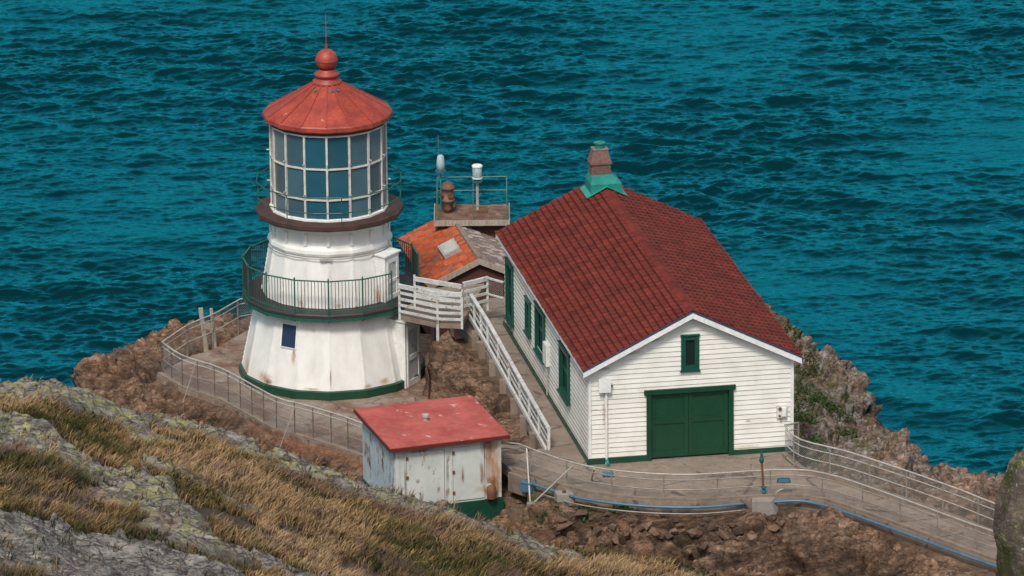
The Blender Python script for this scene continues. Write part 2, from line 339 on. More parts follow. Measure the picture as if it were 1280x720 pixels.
def m_concrete():
    s = N('concrete')
    k = s.mix(s.ramp(s.noise(.8, 6, .62), (.38, 0), (.62, 1)), (.245, .195, .152), (.18, .14, .11))
    k = s.mix(s.ramp(s.noise(4, 8, .72), (.5, 0), (.66, .7)), k, (.30, .25, .205))
    k = s.mix(s.ramp(s.noise(2.1, 8, .75, s.map((1, 1, 1), (5, 2, 0))), (.56, 0), (.66, .85)), k, (.13, .085, .065))
    v = s.voro(.42, 'DISTANCE_TO_EDGE', s.map((1, 1.3, 1), (0, 0, 0), (0, 0, .4)))
    w = s.math('ADD', v, s.math('MULTIPLY', s.math('SUBTRACT', s.noise(2.5, 5, .6), .5), .16))
    k = s.mix(s.ramp(w, (.0, .8), (.016, 0)), k, (.075, .06, .05))
    s.set('Base Color', k); s.set('Roughness', .85); s.bump(s.noise(12, 6, .65), .008); MATS['concrete'] = s.m
    s = N('terrace concrete')
    k = s.mix(s.ramp(s.noise(.55, 7, .62), (.42, 0), (.56, 1)), (.25, .195, .15), (.155, .08, .05))
    k = s.mix(s.ramp(s.noise(3.2, 8, .72), (.5, 0), (.66, .7)), k, (.36, .30, .25))
    k = s.mix(s.ramp(s.noise(1.7, 8, .75, s.map((1, 1, 1), (5, 2, 0))), (.56, 0), (.64, .85)), k, (.11, .07, .055))
    w = s.math('ADD', s.voro(.55, 'DISTANCE_TO_EDGE'), s.math('MULTIPLY', s.math('SUBTRACT', s.noise(2.5, 5, .6), .5), .16))
    k = s.mix(s.ramp(w, (.0, .8), (.016, 0)), k, (.075, .06, .05))
    s.set('Base Color', k); s.set('Roughness', .85); s.bump(s.noise(12, 6, .65), .008); MATS['terrace concrete'] = s.m
m_concrete()
def m_mesh():
    s = N('wire mesh'); s.set('Base Color', (.38, .37, .35, 1)); s.set('Roughness', .5); s.set('Metallic', .4)
    tr = s.node('ShaderNodeBsdfTransparent'); mx = s.node('ShaderNodeMixShader'); uv = s.node('ShaderNodeUVMap')
    f = None
    for rot in (R_(45), R_(-45)):
        mp = s.node('ShaderNodeMapping'); s.l.new(uv.outputs[0], mp.inputs[0]); mp.inputs['Rotation'].default_value = (0, 0, rot)
        w = s.node('ShaderNodeTexWave'); w.inputs['Scale'].default_value = 6.5; s.l.new(mp.outputs[0], w.inputs['Vector'])
        r = s.ramp(w.outputs['Fac'], (.93, 0), (.985, 1)); f = r if f is None else s.math('MAXIMUM', f, r)
    s.l.new(f, mx.inputs[0]); s.l.new(tr.outputs[0], mx.inputs[1]); s.l.new(s.b.outputs[0], mx.inputs[2]); s.l.new(mx.outputs[0], s.out.inputs[0]); MATS['wire mesh'] = s.m
m_mesh()
def m_water():
    s = N('sea water'); s.n.remove(s.b)
    df = s.node('ShaderNodeBsdfDiffuse'); df.inputs[0].default_value = (.0012, .020, .026, 1)
    gl = s.node('ShaderNodeBsdfGlossy'); gl.inputs[0].default_value = (.028, .60, .71, 1); gl.inputs['Roughness'].default_value = .08
    fr = s.node('ShaderNodeFresnel'); fr.inputs[0].default_value = 1.333
    bp = s.node('ShaderNodeBump'); bp.inputs['Distance'].default_value = .10; bp.inputs['Strength'].default_value = 1
    s.l.new(s.math('ADD', s.noise(.9, 6, .66, s.map((.75, 1.5, 1), (0, 0, 0), (0, 0, .12))), s.math('MULTIPLY', s.noise(2.6, 4, .65, s.map((.7, 1.4, 1), (3, 1, 0), (0, 0, -.2))), .40)), bp.inputs['Height'])
    for n in (df, gl, fr): s.l.new(bp.outputs[0], n.inputs['Normal'])
    mr = s.node('ShaderNodeMapRange', interpolation_type='SMOOTHSTEP'); s.l.new(fr.outputs[0], mr.inputs[0]); mr.inputs[1].default_value = .030; mr.inputs[2].default_value = .135; mr.inputs[3].default_value = .0; mr.inputs[4].default_value = .62
    mx = s.node('ShaderNodeMixShader'); glint = s.math('MULTIPLY', s.math('MAXIMUM', s.math('SUBTRACT', fr.outputs[0], .22), 0), .9)
    s.l.new(s.math('ADD', mr.outputs[0], glint), mx.inputs[0]); s.l.new(df.outputs[0], mx.inputs[1]); s.l.new(gl.outputs[0], mx.inputs[2])
    s.l.new(mx.outputs[0], s.out.inputs[0]); MATS['sea water'] = s.m
m_water()

# ------------------------------------------------------------------ mesh helpers
class MB:
    def __init__(s): s.v = []; s.f = []; s.c = []; s.cur = None
    def _add(s, vs, fs):
        n = len(s.v); s.v += [tuple(map(float, p)) for p in vs]
        for f in fs: s.f.append(tuple(i+n for i in f)); s.c.append(s.cur)
    def poly(s, *p): s._add(p, [tuple(range(len(p)))])
    def hexa(s, p):   # 8 points: bottom ring 0-3, top ring 4-7
        s._add(p, [(3, 2, 1, 0), (4, 5, 6, 7), (0, 1, 5, 4), (1, 2, 6, 5), (2, 3, 7, 6), (3, 0, 4, 7)])
    def box(s, x0, x1, y0, y1, z0, z1):
        s.hexa([(x0, y0, z0), (x1, y0, z0), (x1, y1, z0), (x0, y1, z0), (x0, y0, z1), (x1, y0, z1), (x1, y1, z1), (x0, y1, z1)])
    def bar(s, p, q, r, n=8, r2=None):
        s.tube([p, q], r, n, r2)
    def tube(s, pts, r, n=8, r2=None):
        pts = [Vector(p) for p in pts]; k = len(pts); rings = []
        ref = None
        for i, p in enumerate(pts):
            t = ((pts[min(i+1, k-1)]-p).normalized() + (p-pts[max(i-1, 0)]).normalized()).normalized()
            if ref is None: ref = Vector((0, 0, 1)) if abs(t.z) < .9 else Vector((1, 0, 0))
            a = t.cross(ref).normalized(); b = a.cross(t).normalized(); ref = b
            rr = r if r2 is None else r+(r2-r)*i/(k-1)
            rings.append([p+a*rr*math.cos(2*math.pi*j/n)+b*rr*math.sin(2*math.pi*j/n) for j in range(n)])
        vs = [v for g in rings for v in g]; fs = []
        for i in range(k-1):
            for j in range(n): fs.append((i*n+j, i*n+(j+1) % n, (i+1)*n+(j+1) % n, (i+1)*n+j))
        fs.append(tuple(range(n-1, -1, -1))); fs.append(tuple(range((k-1)*n, k*n)))
        s._add(vs, fs)
    def beam(s, p, q, w, h, up=(0, 0, 1)):
        """rectangular bar from p to q, w wide sideways, h tall; p,q run along its centre"""
        p, q = Vector(p), Vector(q); t = (q-p).normalized(); a = t.cross(Vector(up)).normalized()*w/2; b = a.cross(t).normalized()*h/2
        s.hexa([p-a-b, q-a-b, q+a-b, p+a-b, p-a+b, q-a+b, q+a+b, p+a+b])
    def lathe(s, prof, n=16, ph=0, cap=(False, False), cx=0, cy=0, a0=0, a1=360):
        full = (a1-a0) >= 360; m_ = n if full else n+1; vs = []; fs = []
        for r, z in prof:
            for j in range(m_):
                a = R_(a0+(a1-a0)*j/n)+ph; vs.append((cx+r*math.sin(a), cy-r*math.cos(a), z))
        for i in range(len(prof)-1):
            for j in range(n):
                j2 = (j+1) % m_; fs.append((i*m_+j, i*m_+j2, (i+1)*m_+j2, (i+1)*m_+j))
        if cap[0]: fs.append(tuple(range(m_-1, -1, -1)))
        if cap[1]: fs.append(tuple((len(prof)-1)*m_+j for j in range(m_)))
        s._add(vs, fs)
    def prism(s, outline, z0, z1):
        n = len(outline); zz = lambda p, z: (p[0], p[1], (p[2] if len(p) > 2 else 0)+z)
        vs = [zz(p, z0) for p in outline]+[zz(p, z1) for p in outline]
        fs = [tuple(range(n-1, -1, -1)), tuple(range(n, 2*n))]+[(i, (i+1) % n, n+(i+1) % n, n+i) for i in range(n)]
        s._add(vs, fs)
    def build(s, name, mat, parent=None, smooth=False, loc=None, rz=0):
        me = bpy.data.meshes.new(name); me.from_pydata(s.v, [], s.f)
        if any(c is not None for c in s.c):
            at = me.attributes.new('col', 'FLOAT_COLOR', 'FACE')
            at.data.foreach_set('color', np.array([(*(c or (1, 1, 1)), 1) for c in s.c], np.float32).ravel())
        me.materials.append(MATS[mat])
        if smooth: me.polygons.foreach_set('use_smooth', [True]*len(me.polygons))
        me.update()
        o = bpy.data.objects.new(name, me); col.objects.link(o)
        if parent: o.parent = parent
        if loc is not None: o.location = loc
        if rz: o.rotation_euler = (0, 0, rz)
        return o
def build_each(b, name, mat, parent=None, smooth=False):
    """each separate piece of b as an object of its own"""
    par = list(range(len(b.v)))
    def find(i):
        while par[i] != i: par[i] = par[par[i]]; i = par[i]
        return i
    for f in b.f:
        for i in f[1:]: par[find(i)] = find(f[0])
    groups = {}
    for f, c in zip(b.f, b.c): groups.setdefault(find(f[0]), []).append((f, c))
    out = []
    for g in groups.values():
        n = MB(); idx = {}
        for f, c in g:
            for i in f:
                if i not in idx: idx[i] = len(n.v); n.v.append(b.v[i])
            n.f.append(tuple(idx[i] for i in f)); n.c.append(c)
        out.append(n.build(name, mat, parent, smooth))
    return out
def npmesh(name, V, F, mat, smooth=True, cols=None, parent=None, dom='POINT'):
    me = bpy.data.meshes.new(name); k = F.shape[1]
    me.vertices.add(len(V)); me.vertices.foreach_set('co', np.ascontiguousarray(V, np.float32).ravel())
    me.loops.add(F.size); me.loops.foreach_set('vertex_index', np.ascontiguousarray(F, np.int32).ravel())
    me.polygons.add(len(F)); me.polygons.foreach_set('loop_start', np.arange(len(F), dtype=np.int32)*k)
    me.update(calc_edges=True)
    if smooth: me.polygons.foreach_set('use_smooth', np.ones(len(F), bool))
    if cols is not None:
        at = me.attributes.new('col', 'FLOAT_COLOR', dom)
        at.data.foreach_set('color', np.ascontiguousarray(np.concatenate([cols, np.ones((len(cols), 1))], 1), np.float32).ravel())
    me.materials.append(MATS[mat]); me.validate(); me.update()
    o = bpy.data.objects.new(name, me); col.objects.link(o)
    if parent: o.parent = parent
    return o
def gridF(nx, ny):
    i = np.arange(ny-1)[:, None]*nx+np.arange(nx-1)[None, :]
    return np.stack([i, i+1, i+1+nx, i+nx], -1).reshape(-1, 4)
def empty(name, loc, rz=0):
    o = bpy.data.objects.new(name, None); col.objects.link(o); o.location = loc; o.rotation_euler = (0, 0, rz); o.empty_display_size = .3; return o
def tag(o, label, cat, group=None):
    o['label'] = label; o['category'] = cat
    if group: o['group'] = group
    return o
def structure(o): o['kind'] = 'structure'; return o
def spaced(lo, hi, d, outlo, outhi, g=1.16):
    a = list(np.arange(lo, hi+d*.5, d)); st = d; x = lo; L = []
    while x > outlo: st *= g; x -= st; L.append(x)
    st = d; x = a[-1]; H = []
    while x < outhi: st *= g; x += st; H.append(x)
    return np.array(L[::-1]+a+H)

# ------------------------------------------------------------------ sea: wind waves from a spectrum
SEA = -80.0
def make_sea():
    NN = 1536; Lt = 150.0; k1 = 2*np.pi*np.fft.fftfreq(NN, Lt/NN); KX, KY = np.meshgrid(k1, k1); K = np.hypot(KX, KY); K[0, 0] = 1e-6
    r = np.random.default_rng(5)
    def field(lam, wd_, spread, cut, rms):
        kp = 2*np.pi/lam; c = np.cos(np.arctan2(KY, KX)-wd_)
        S = np.where(K > 0, np.exp(-1.25*(kp/K)**2)/K**3.4, 0)*np.exp(-(K*cut)**2)*(np.abs(c)**spread+.06)
        a = (r.normal(size=(NN, NN))+1j*r.normal(size=(NN, NN)))*np.sqrt(S); a[0, 0] = 0
        h = np.fft.ifft2(a).real; sc = rms/h.std(); a = a*sc
        return a
    a = field(1.4, R_(86), 6, .03, .026)+field(3.4, R_(101), 7, .05, .044)+field(13, R_(84), 7, .3, .14)
    h = np.fft.ifft2(a).real; dx = np.fft.ifft2(-1j*KX/K*a).real; dy = np.fft.ifft2(-1j*KY/K*a).real
    xs = spaced(-50, 64, .13, -4000, 4000, 1.05); ys = spaced(224, 366, .15, -3000, 9000, 1.05)
    X, Y = np.meshgrid(xs, ys)
    def samp(A):
        u = (X/Lt % 1)*NN; v = (Y/Lt % 1)*NN; i = np.floor(u).astype(int) % NN; j = np.floor(v).astype(int) % NN; fu = u-np.floor(u); fv = v-np.floor(v)
        i2 = (i+1) % NN; j2 = (j+1) % NN
        return (A[j, i]*(1-fu)+A[j, i2]*fu)*(1-fv)+(A[j2, i]*(1-fu)+A[j2, i2]*fu)*fv
    fade = (1-sstep(8, 55, np.maximum(-50-X, X-64)))*(1-sstep(8, 55, np.maximum(224-Y, Y-366)))
    gust = .55+.95*(fbm(np.stack([X.ravel()/24, Y.ravel()/22, X.ravel()*0], 1), 3, 4).reshape(X.shape)*.9+.35)
    w = fade*np.clip(gust, .25, 1.7)
    V = np.stack([X-.25*samp(dx)*w, Y-.25*samp(dy)*w, SEA+samp(h)*w], -1).reshape(-1, 3)
    structure(npmesh('sea_water', V, gridF(len(xs), len(ys)), 'sea water'))
make_sea()

# ------------------------------------------------------------------ house frame
HX, HY, ZH, PSI = 8.1083, -15.7663, 2.15, R_(10.1985)
HU = np.array([math.cos(PSI), math.sin(PSI), 0]); HV = np.array([-math.sin(PSI), math.cos(PSI), 0]); HO = np.array([HX, HY, ZH])
W, L, HW, HR = 6.2, 14.1, 3.1, 4.627
def hp(u, v, z=0): return HO+HU*u+HV*v+np.array([0, 0, z])

# ------------------------------------------------------------------ pavements (outlines)
PZ = 2.12
front_edge = [atz(x, y, PZ) for x, y in [(640, 588), (662, 596), (690, 606), (735, 618), (800, 626), (870, 628), (950, 623), (1000, 622), (1030, 627), (1060, 636), (1130, 661), (1200, 687), (1262, 709)]]+[np.array([21.6, -27.6, PZ]), np.array([23.6, -30.4, PZ])]
far_edge = [np.array([24.9, -29.3, PZ]), np.array([22.6, -26.0, PZ])]+[atz(x, y, PZ) for x, y in [(1255, 672), (1200, 650), (1130, 625), (1060, 602), (1005, 588), (984, 570)]]
ramp_rail = [np.array(p) for p in [(6.90, -14.35, PZ), (6.05, -9.65, PZ), (5.06, -4.37, PZ), (4.42, -1.5, PZ)]]
walk_poly = front_edge+far_edge+[hp(6.05, .5), hp(.15, .5), hp(.15, 14.4), np.array([5.6, 1.2, PZ]), np.array([4.0, .6, PZ]), np.array([4.02, -1.55, PZ])]+[p+np.array([-.12, 0, 0]) for p in ramp_rail[2:0:-1]]+[np.array([6.7, -14.2, PZ]), np.array([5.95, -14.8, PZ]), np.array([5.1, -14.4, PZ])]
walk_poly = [(p[0], p[1]) for p in walk_poly]
T_front = [atz(x, y, 0) for x, y in [(196, 468), (228, 486), (276, 502), (340, 537), (372, 546), (420, 560), (460, 575)]]+[np.array([1.9, -10.2, 0]), np.array([2.6, -11.4, 0])]
T_back = [np.array([3.9, -9.6, 0]), np.array([3.4, -5, 0]), np.array([3.2, -1, 0]), np.array([3.3, 3.8, 0]), np.array([.5, 4.9, 0]), np.array([-2.6, 5.2, 0])]+[atz(x, y, 0) for x, y in [(300, 418), (268, 436), (236, 446)]]
terr_poly = [(p[0], p[1]) for p in T_front+T_back]
link = [((1.7, -9.6, .02), (3.2, -8.6, .02)), ((3.0, -11.6, .75), (4.1, -10.4, .75)), ((4.3, -13.2, 1.6), (5.3, -12.2, 1.6)), ((5.2, -14.6, PZ-.01), (6.2, -14.0, PZ-.01))]
link_poly = [(a[0], a[1]) for a, b in link]+[(b[0], b[1]) for a, b in link[::-1]]

# ------------------------------------------------------------------ headland terrain
P = lambda x, y, z: tuple(atz(x, y, z))
out_px = [(60, 520, -2.6), (85, 488, -1.7), (110, 463, -1.6), (140, 442, -1.5), (175, 428, -1.4), (228, 402, -1.1)]
right_px = [(968, 388, .9), (1000, 410, .3), (1040, 458, -.2), (1075, 492, -.4), (1110, 532, -.5), (1150, 572, -.2), (1195, 590, .3), (1240, 612, .7), (1262, 628, 1.2)]
outline = [P(*q) for q in out_px]+[(-3.2, 7.4, -.8), (0, 7.6, -.6), (3, 12.2, -.9), (8.5, 12.5, -.6), (12.6, 11.0, .2)]+[P(*q) for q in right_px]+[(26, -24, 1), (32, -30, 2), (34, -60, 2), (-40, -60, -6), (-20, -16, -6)]
ctrl = [P(*q) for q in out_px]+[P(*q) for q in right_px]
ctrl += [(p[0]-.3, p[1]-.45, -.16) for p in T_front]
ctrl += [P(150, 480, -1.6), P(130, 505, -2.4), P(190, 500, -1.5), P(240, 530, -1.3), P(300, 550, -.95), P(340, 570, -.85), P(380, 578, -.55), P(420, 592, -.55), P(440, 610, -.8)]
ctrl += [(-3, -9, -3), (-1, -12, -2.6), (-6, -12, -4.2), (-9, -6, -4.5), (-9, -2, -3.3), (0, -20, -2.6), (-6, -22, -4.6), (-12, -16, -6)]
ctrl += [(0, 0, -.2), (3, 4, -.3), (-3, 4, -.2), (4, 8, -.8), (8, 8, -.3), (3, 1, -.1)]
ctrl += [(1.5, -13.5, .3), (1, -16, .6), (2.2, -18.2, .9), (5.6, -16.6, 1.15), (4, -17.6, 1.0), (3, -19.8, .4), (6.2, -18.6, 1.0), (2.5, -14.5, .7)]
ctrl += [(p[0]+.05, p[1]-.35, 1.75) for p in front_edge[2:]]
ctrl += [P(655, 632, 1.15), P(700, 640, 1.2), P(650, 660, .6), P(720, 655, .8), P(760, 642, 1.2), P(840, 645, 1.25), P(780, 665, .4), P(850, 665, .7), P(920, 650, 1.15), P(930, 665, .75), P(920, 715, -.9), P(980, 650, 1.2), P(1000, 700, -.3), P(1050, 690, .35), P(1120, 715, .1), P(1170, 712, .9), P(1080, 660, 1.3)]
ctrl += [(4, -24, -2.6), (9, -25, -3.2), (14, -25.5, -2.6), (18, -29, -1.0), (22, -33, 1.0), (10, -32, -4), (18, -38, -1), (26, -34, 2)]
ctrl += [(5.0, -9, 1.55), (4.4, -5.5, 1.65), (3.8, -3.9, 1.95), (4.3, -2.6, 2.05), (3.5, -3.1, 2.0), (3.4, -4.6, 1.6), (6.2, -12.6, 1.5), (5.5, -13.2, 1.4), (2.55, -2.6, -.15), (2.45, -4.3, -.2), (2.55, -6.5, -.2), (2.8, -8.5, -.1), (3.3, -5.6, 1.2), (3.7, -7.4, 1.1), (4.9, -11.5, 1.0)]
ctrl += [tuple(hp(3, 3, -.3)), tuple(hp(3, 10, -.3)), tuple(hp(6.6, 5, -.9)), tuple(hp(6.5, 1.5, -.3)), tuple(hp(6.5, 10, -1.2)), tuple(hp(3, 14.6, -1.2))]
ctrl += [P(1015, 470, .6), P(1010, 530, 1.1), P(1050, 540, .3), P(1030, 575, 1.35), P(1100, 575, .7), P(1150, 612, 1.2), P(1080, 595, 1.5), P(1210, 640, 1.5), P(1000, 440, .3)]
ctrl = np.array(ctrl)
def tps(pts, smooth=.02):
    xy = pts[:, :2]; n = len(pts); d = np.hypot(*(xy[:, None]-xy[None]).transpose(2, 0, 1)); A = np.where(d > 0, d*d*np.log(d+1e-12), 0)+np.eye(n)*smooth*10
    Q = np.c_[np.ones(n), xy]; M = np.block([[A, Q], [Q.T, np.zeros((3, 3))]])
    return np.linalg.solve(M, np.r_[pts[:, 2], 0, 0, 0])
_w = tps(ctrl)
def base_z(X, Y):
    sh = X.shape; X = X.ravel(); Y = Y.ravel(); out = np.empty(len(X))
    for i in range(0, len(X), 40000):
        x, y = X[i:i+40000], Y[i:i+40000]; d2 = (x[:, None]-ctrl[:, 0])**2+(y[:, None]-ctrl[:, 1])**2
        out[i:i+40000] = (np.where(d2 > 0, d2*.5*np.log(d2+1e-12), 0))@_w[:-3]+_w[-3]+_w[-2]*x+_w[-1]*y
    return out.reshape(sh)
gx = spaced(-10.5, 24, .066, -150, 190, 1.22)
_ya = list(np.arange(-26, -17, .048)); _yb = list(np.arange(-17, 15, .072))
_st = .048; _x = -26; _lo = []
while _x > -60: _st *= 1.2; _x -= _st; _lo.append(_x)
_st = .072; _x = _yb[-1]; _hi = []
while _x < 150: _st *= 1.22; _x += _st; _hi.append(_x)
gy = np.array(_lo[::-1]+_ya+_yb+_hi)
def make_headland():
    X, Y = np.meshgrid(gx, gy)
    Z = base_z(np.clip(X, -14, 27), np.clip(Y, -38, 14))
    wob = fbm(np.stack([X.ravel()*.5, Y.ravel()*.5, X.ravel()*0], 1), 4, 21).reshape(X.shape)
    din = inside(X, Y, outline); d = pdist(X, Y, outline, True); sd_ = np.where(din, -d, d)+wob*.5
    Z = Z-np.maximum(sd_, 0)*1.25-sstep(0, 1.2, sd_)*.8-np.maximum(sd_-6, 0)*.3
    Z = np.maximum(Z, SEA-6)
    dxg = np.gradient(Z, gx, axis=1); dyg = np.gradient(Z, gy, axis=0); ln = np.sqrt(1+dxg**2+dyg**2)
    Nn = np.stack([-dxg/ln, -dyg/ln, 1/ln], -1).reshape(-1, 3)
    Pt = np.stack([X, Y, Z], -1).reshape(-1, 3)
    # where: paving / soil / rock
    pav = np.full(X.shape, 1e9); pz = np.zeros(X.shape)
    for poly, zz in ((walk_poly, PZ), (terr_poly, 0.0)):
        dd = pdist(X, Y, poly, True); dd = np.where(inside(X, Y, poly), -dd, dd); b = dd < pav; pz = np.where(b, zz, pz); pav = np.where(b, dd, pav)
    dl = pdist(X, Y, link_poly, True); inl = inside(X, Y, link_poly)
    hl = np.array([hp(-.1, -.2), hp(W+.1, -.2), hp(W+.1, L+.1), hp(-.1, L+.1)]); inh = inside(X, Y, hl)
    rub = np.array([P(625, 640, 1.1), P(640, 600, 1.6), P(700, 618, 1.7), P(860, 640, 1.5), P(960, 645, 1.3), P(960, 668, .8), P(860, 660, .9), P(760, 668, .6), P(700, 690, .2), P(600, 660, .6)])
    drub = np.where(inside(X, Y, rub), -1, 1)*pdist(X, Y, rub, True)
    soil = 1-sstep(-.25, .35, drub+wob*.5)
    soil = np.maximum(soil, (1-sstep(.0, .5, np.abs(pav)))*.5)
    red = np.array([P(300, 570, -1.6), P(350, 560, -1.3), P(440, 585, -.8), P(458, 612, -1.0), P(400, 615, -1.4), P(330, 590, -1.7)])
    dr = np.where(inside(X, Y, red), -1, 1)*pdist(X, Y, red, True); redm = 1-sstep(-.2, .6, dr+wob*.5)
    weed_pts = [P(1010, 500, .9), P(1020, 545, 1.2), P(1050, 500, .2), P(1000, 470, .6), P(1060, 560, .6), P(1010, 430, .2), P(985, 420, .5), P(760, 640, 1.3), P(700, 655, .9), P(640, 610, 1.2), P(1030, 580, 1.4)]
    weed = np.zeros(X.shape)
    for q in weed_pts: weed = np.maximum(weed, 1-sstep(.5, 1.7, np.hypot(X-q[0], Y-q[1])))
    rock = (1-soil*.6)*sstep(.05, .9, np.maximum(pav, 0)+.02)
    intr = sstep(2.4, 3.0, X)*(1-sstep(-2.6, -2.0, Y))*sstep(-14.5, -13.8, Y)*(pz == 0)*sstep(.0, .4, pdist(X, Y, walk_poly, True)); rock = np.maximum(rock, intr)
    rock = rock.ravel(); Q = Pt+.25*np.stack([fbm(Pt*.9, 3, 31), fbm(Pt*.9, 3, 32), fbm(Pt*.9, 3, 33)], 1)
    rot = np.array(Matrix.Rotation(.6, 3, 'X')@Matrix.Rotation(.35, 3, 'Y')); Q = Q@rot.T
    far = np.exp(-np.maximum(sd_.ravel()-8, 0)/6)
    h1, e1 = blocks(Q/np.array([3.4, 2.2, 1.3]), 3); h2, e2 = blocks(Q/np.array([1.9, 1.0, .55]), 13); h3, e3 = blocks(Q/np.array([.85, .5, .26]), 23); h4, e4 = blocks(Q/np.array([.3, .22, .14]), 33)
    D = h1*.5+h2*.46+h3*.26+h4*.08-.22*(1-sstep(0, .10, e2))-.12*(1-sstep(0, .14, e3))-.3*(1-sstep(0, .07, e1))+fbm(Pt*2.2, 4, 41)*.06+.07*fbm(Q*np.array([1.2, 3, 6]), 4, 45)
    Pt = Pt+Nn*(D*rock*(.35+.65*far))[:, None]
    zz = Pt[:, 2].reshape(X.shape)+soil*.05*fbm(np.stack([X.ravel()*3, Y.ravel()*3, X.ravel()*0], 1), 4, 51).reshape(X.shape)
    # keep below the slabs, the shed floor, the house
    lim = np.where(pav < .15, pz-np.where(pz > 1, .30, .14)-.1*sstep(0, -.3, pav), 1e9)
    lim = np.where((pav >= .15) & (pav < 1.0), pz-np.where(pz > 1, .30, .1)+(pav-.15)*.3+(.9*sstep(.4, 1, pav)), lim)
    inter = (X > 2.35) & (Y > -14) & (Y < 0) & (X < 7)          # the rock between tower and ramp may stand above the terrace
    lim = np.where(inter & (pz == 0), np.where(pav < .0, -.12, 1e9), lim)
    zz = np.minimum(zz, lim)
    edge2 = (pz > 1) & (pav > -.3) & (pav < 1.0) & (Y < -17.2) & (X > 6.2); zz = np.where(edge2, np.maximum(zz, pz-.325-np.maximum(pav-.1, 0)*.55+.06*wob*(pav > .1)), zz)
    edge = (pz == 0) & (pav > -.25) & (pav < .7) & (Y < .2) & (X < 2.0); zz = np.where(edge, np.maximum(zz, pz-.15-np.maximum(pav, 0)*.55+.10*wob), zz)
    lz = np.interp(Y, [-14.3, -12.7, -11, -9.2], [PZ, 1.6, .75, .0])
    zz = np.where(inl | (dl < .2), np.minimum(zz, lz-.15), zz)
    zz = np.where(inh, np.minimum(zz, ZH-.2), zz)
    Pt[:, 2] = zz.ravel()
    cols = np.stack([soil.ravel(), redm.ravel(), weed.ravel()], 1)
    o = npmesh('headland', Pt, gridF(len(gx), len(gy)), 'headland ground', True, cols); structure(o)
    tone = np.clip(.92+h1*.4+h2*.7+h3*.6+h4*.4, .35, 1.8).astype(np.float32); o.data.attributes.new('tone', 'FLOAT', 'POINT').data.foreach_set('value', tone)
    return zz, o
HZ, headland = make_headland()
def hz(x, y):
    i = np.clip(np.searchsorted(gx, x)-1, 0, len(gx)-2); j = np.clip(np.searchsorted(gy, y)-1, 0, len(gy)-2)
    fx = (x-gx[i])/(gx[i+1]-gx[i]); fy = (y-gy[j])/(gy[j+1]-gy[j])
    return (HZ[j, i]*(1-fx)+HZ[j, i+1]*fx)*(1-fy)+(HZ[j+1, i]*(1-fx)+HZ[j+1, i+1]*fx)*fy
def ground(px, py, f=hz, y0=-34., y1=14.):
    """the first point of the ground behind a spot of the picture"""
    d = ray(px, py)
    for Y in np.arange(y0, y1, .04):
        p = CAM+d*((Y-CAM[1])/d[1])
        if f(p[0], Y) >= p[2]: return np.array([p[0], Y, float(f(p[0], Y))])
    return p

# ------------------------------------------------------------------ near hillside
HY0 = -28.
sil = np.array([(aty(x, y, HY0)[0], aty(x, y, HY0)[2]) for x, y in [(-400, 470), (-120, 476), (0, 486), (60, 484), (120, 502), (160, 520), (230, 530), (330, 565), (430, 605), (520, 640), (600, 655), (680, 682), (760, 694), (830, 708), (900, 728), (1000, 790), (1200, 1000), (1500, 1400)]])
def hill_base(X, Y):
    s_ = np.interp(X, sil[:, 0], sil[:, 1]); b = HY0-Y
    z = s_+np.where(b > 0, b*.125, b*.0)
    dr = np.maximum(-b, 0); return z-dr*.35-dr**2*.35
def hill_hit(px, py):
    d = ray(px, py)
    for Y in np.arange(-95, HY0+.5, .05):
        p = CAM+d*((Y-CAM[1])/d[1])
        if hill_base(np.array(p[0]), np.array(Y)) >= p[2]: return p
    return p
rock_bands = [([(-60, 500), (0, 496), (60, 496), (125, 512), (185, 545)], .95), ([(-60, 530), (0, 545), (80, 575), (140, 600), (180, 630), (240, 680)], 1.2),
              ([(-60, 690), (60, 690), (160, 705), (260, 735), (380, 775)], 2.6), ([(110, 508), (190, 524), (300, 556), (400, 594), (460, 624), (540, 648), (620, 664), (700, 690)], .85),
              ([(190, 585), (250, 605), (320, 640)], .3), ([(280, 690), (350, 712), (420, 740)], .7)]
earth_spots = [(100, 628, .6), (190, 655, .55), (140, 645, .4)]
rock_bands = [(np.array([hill_hit(*q) for q in b]), w) for b, w in rock_bands]
earth_spots = [(hill_hit(a, b), r) for a, b, r in earth_spots]
hxs = spaced(-18, 15, .09, -60, 45, 1.25); hys = spaced(-58, -26, .1, -110, -20, 1.2)
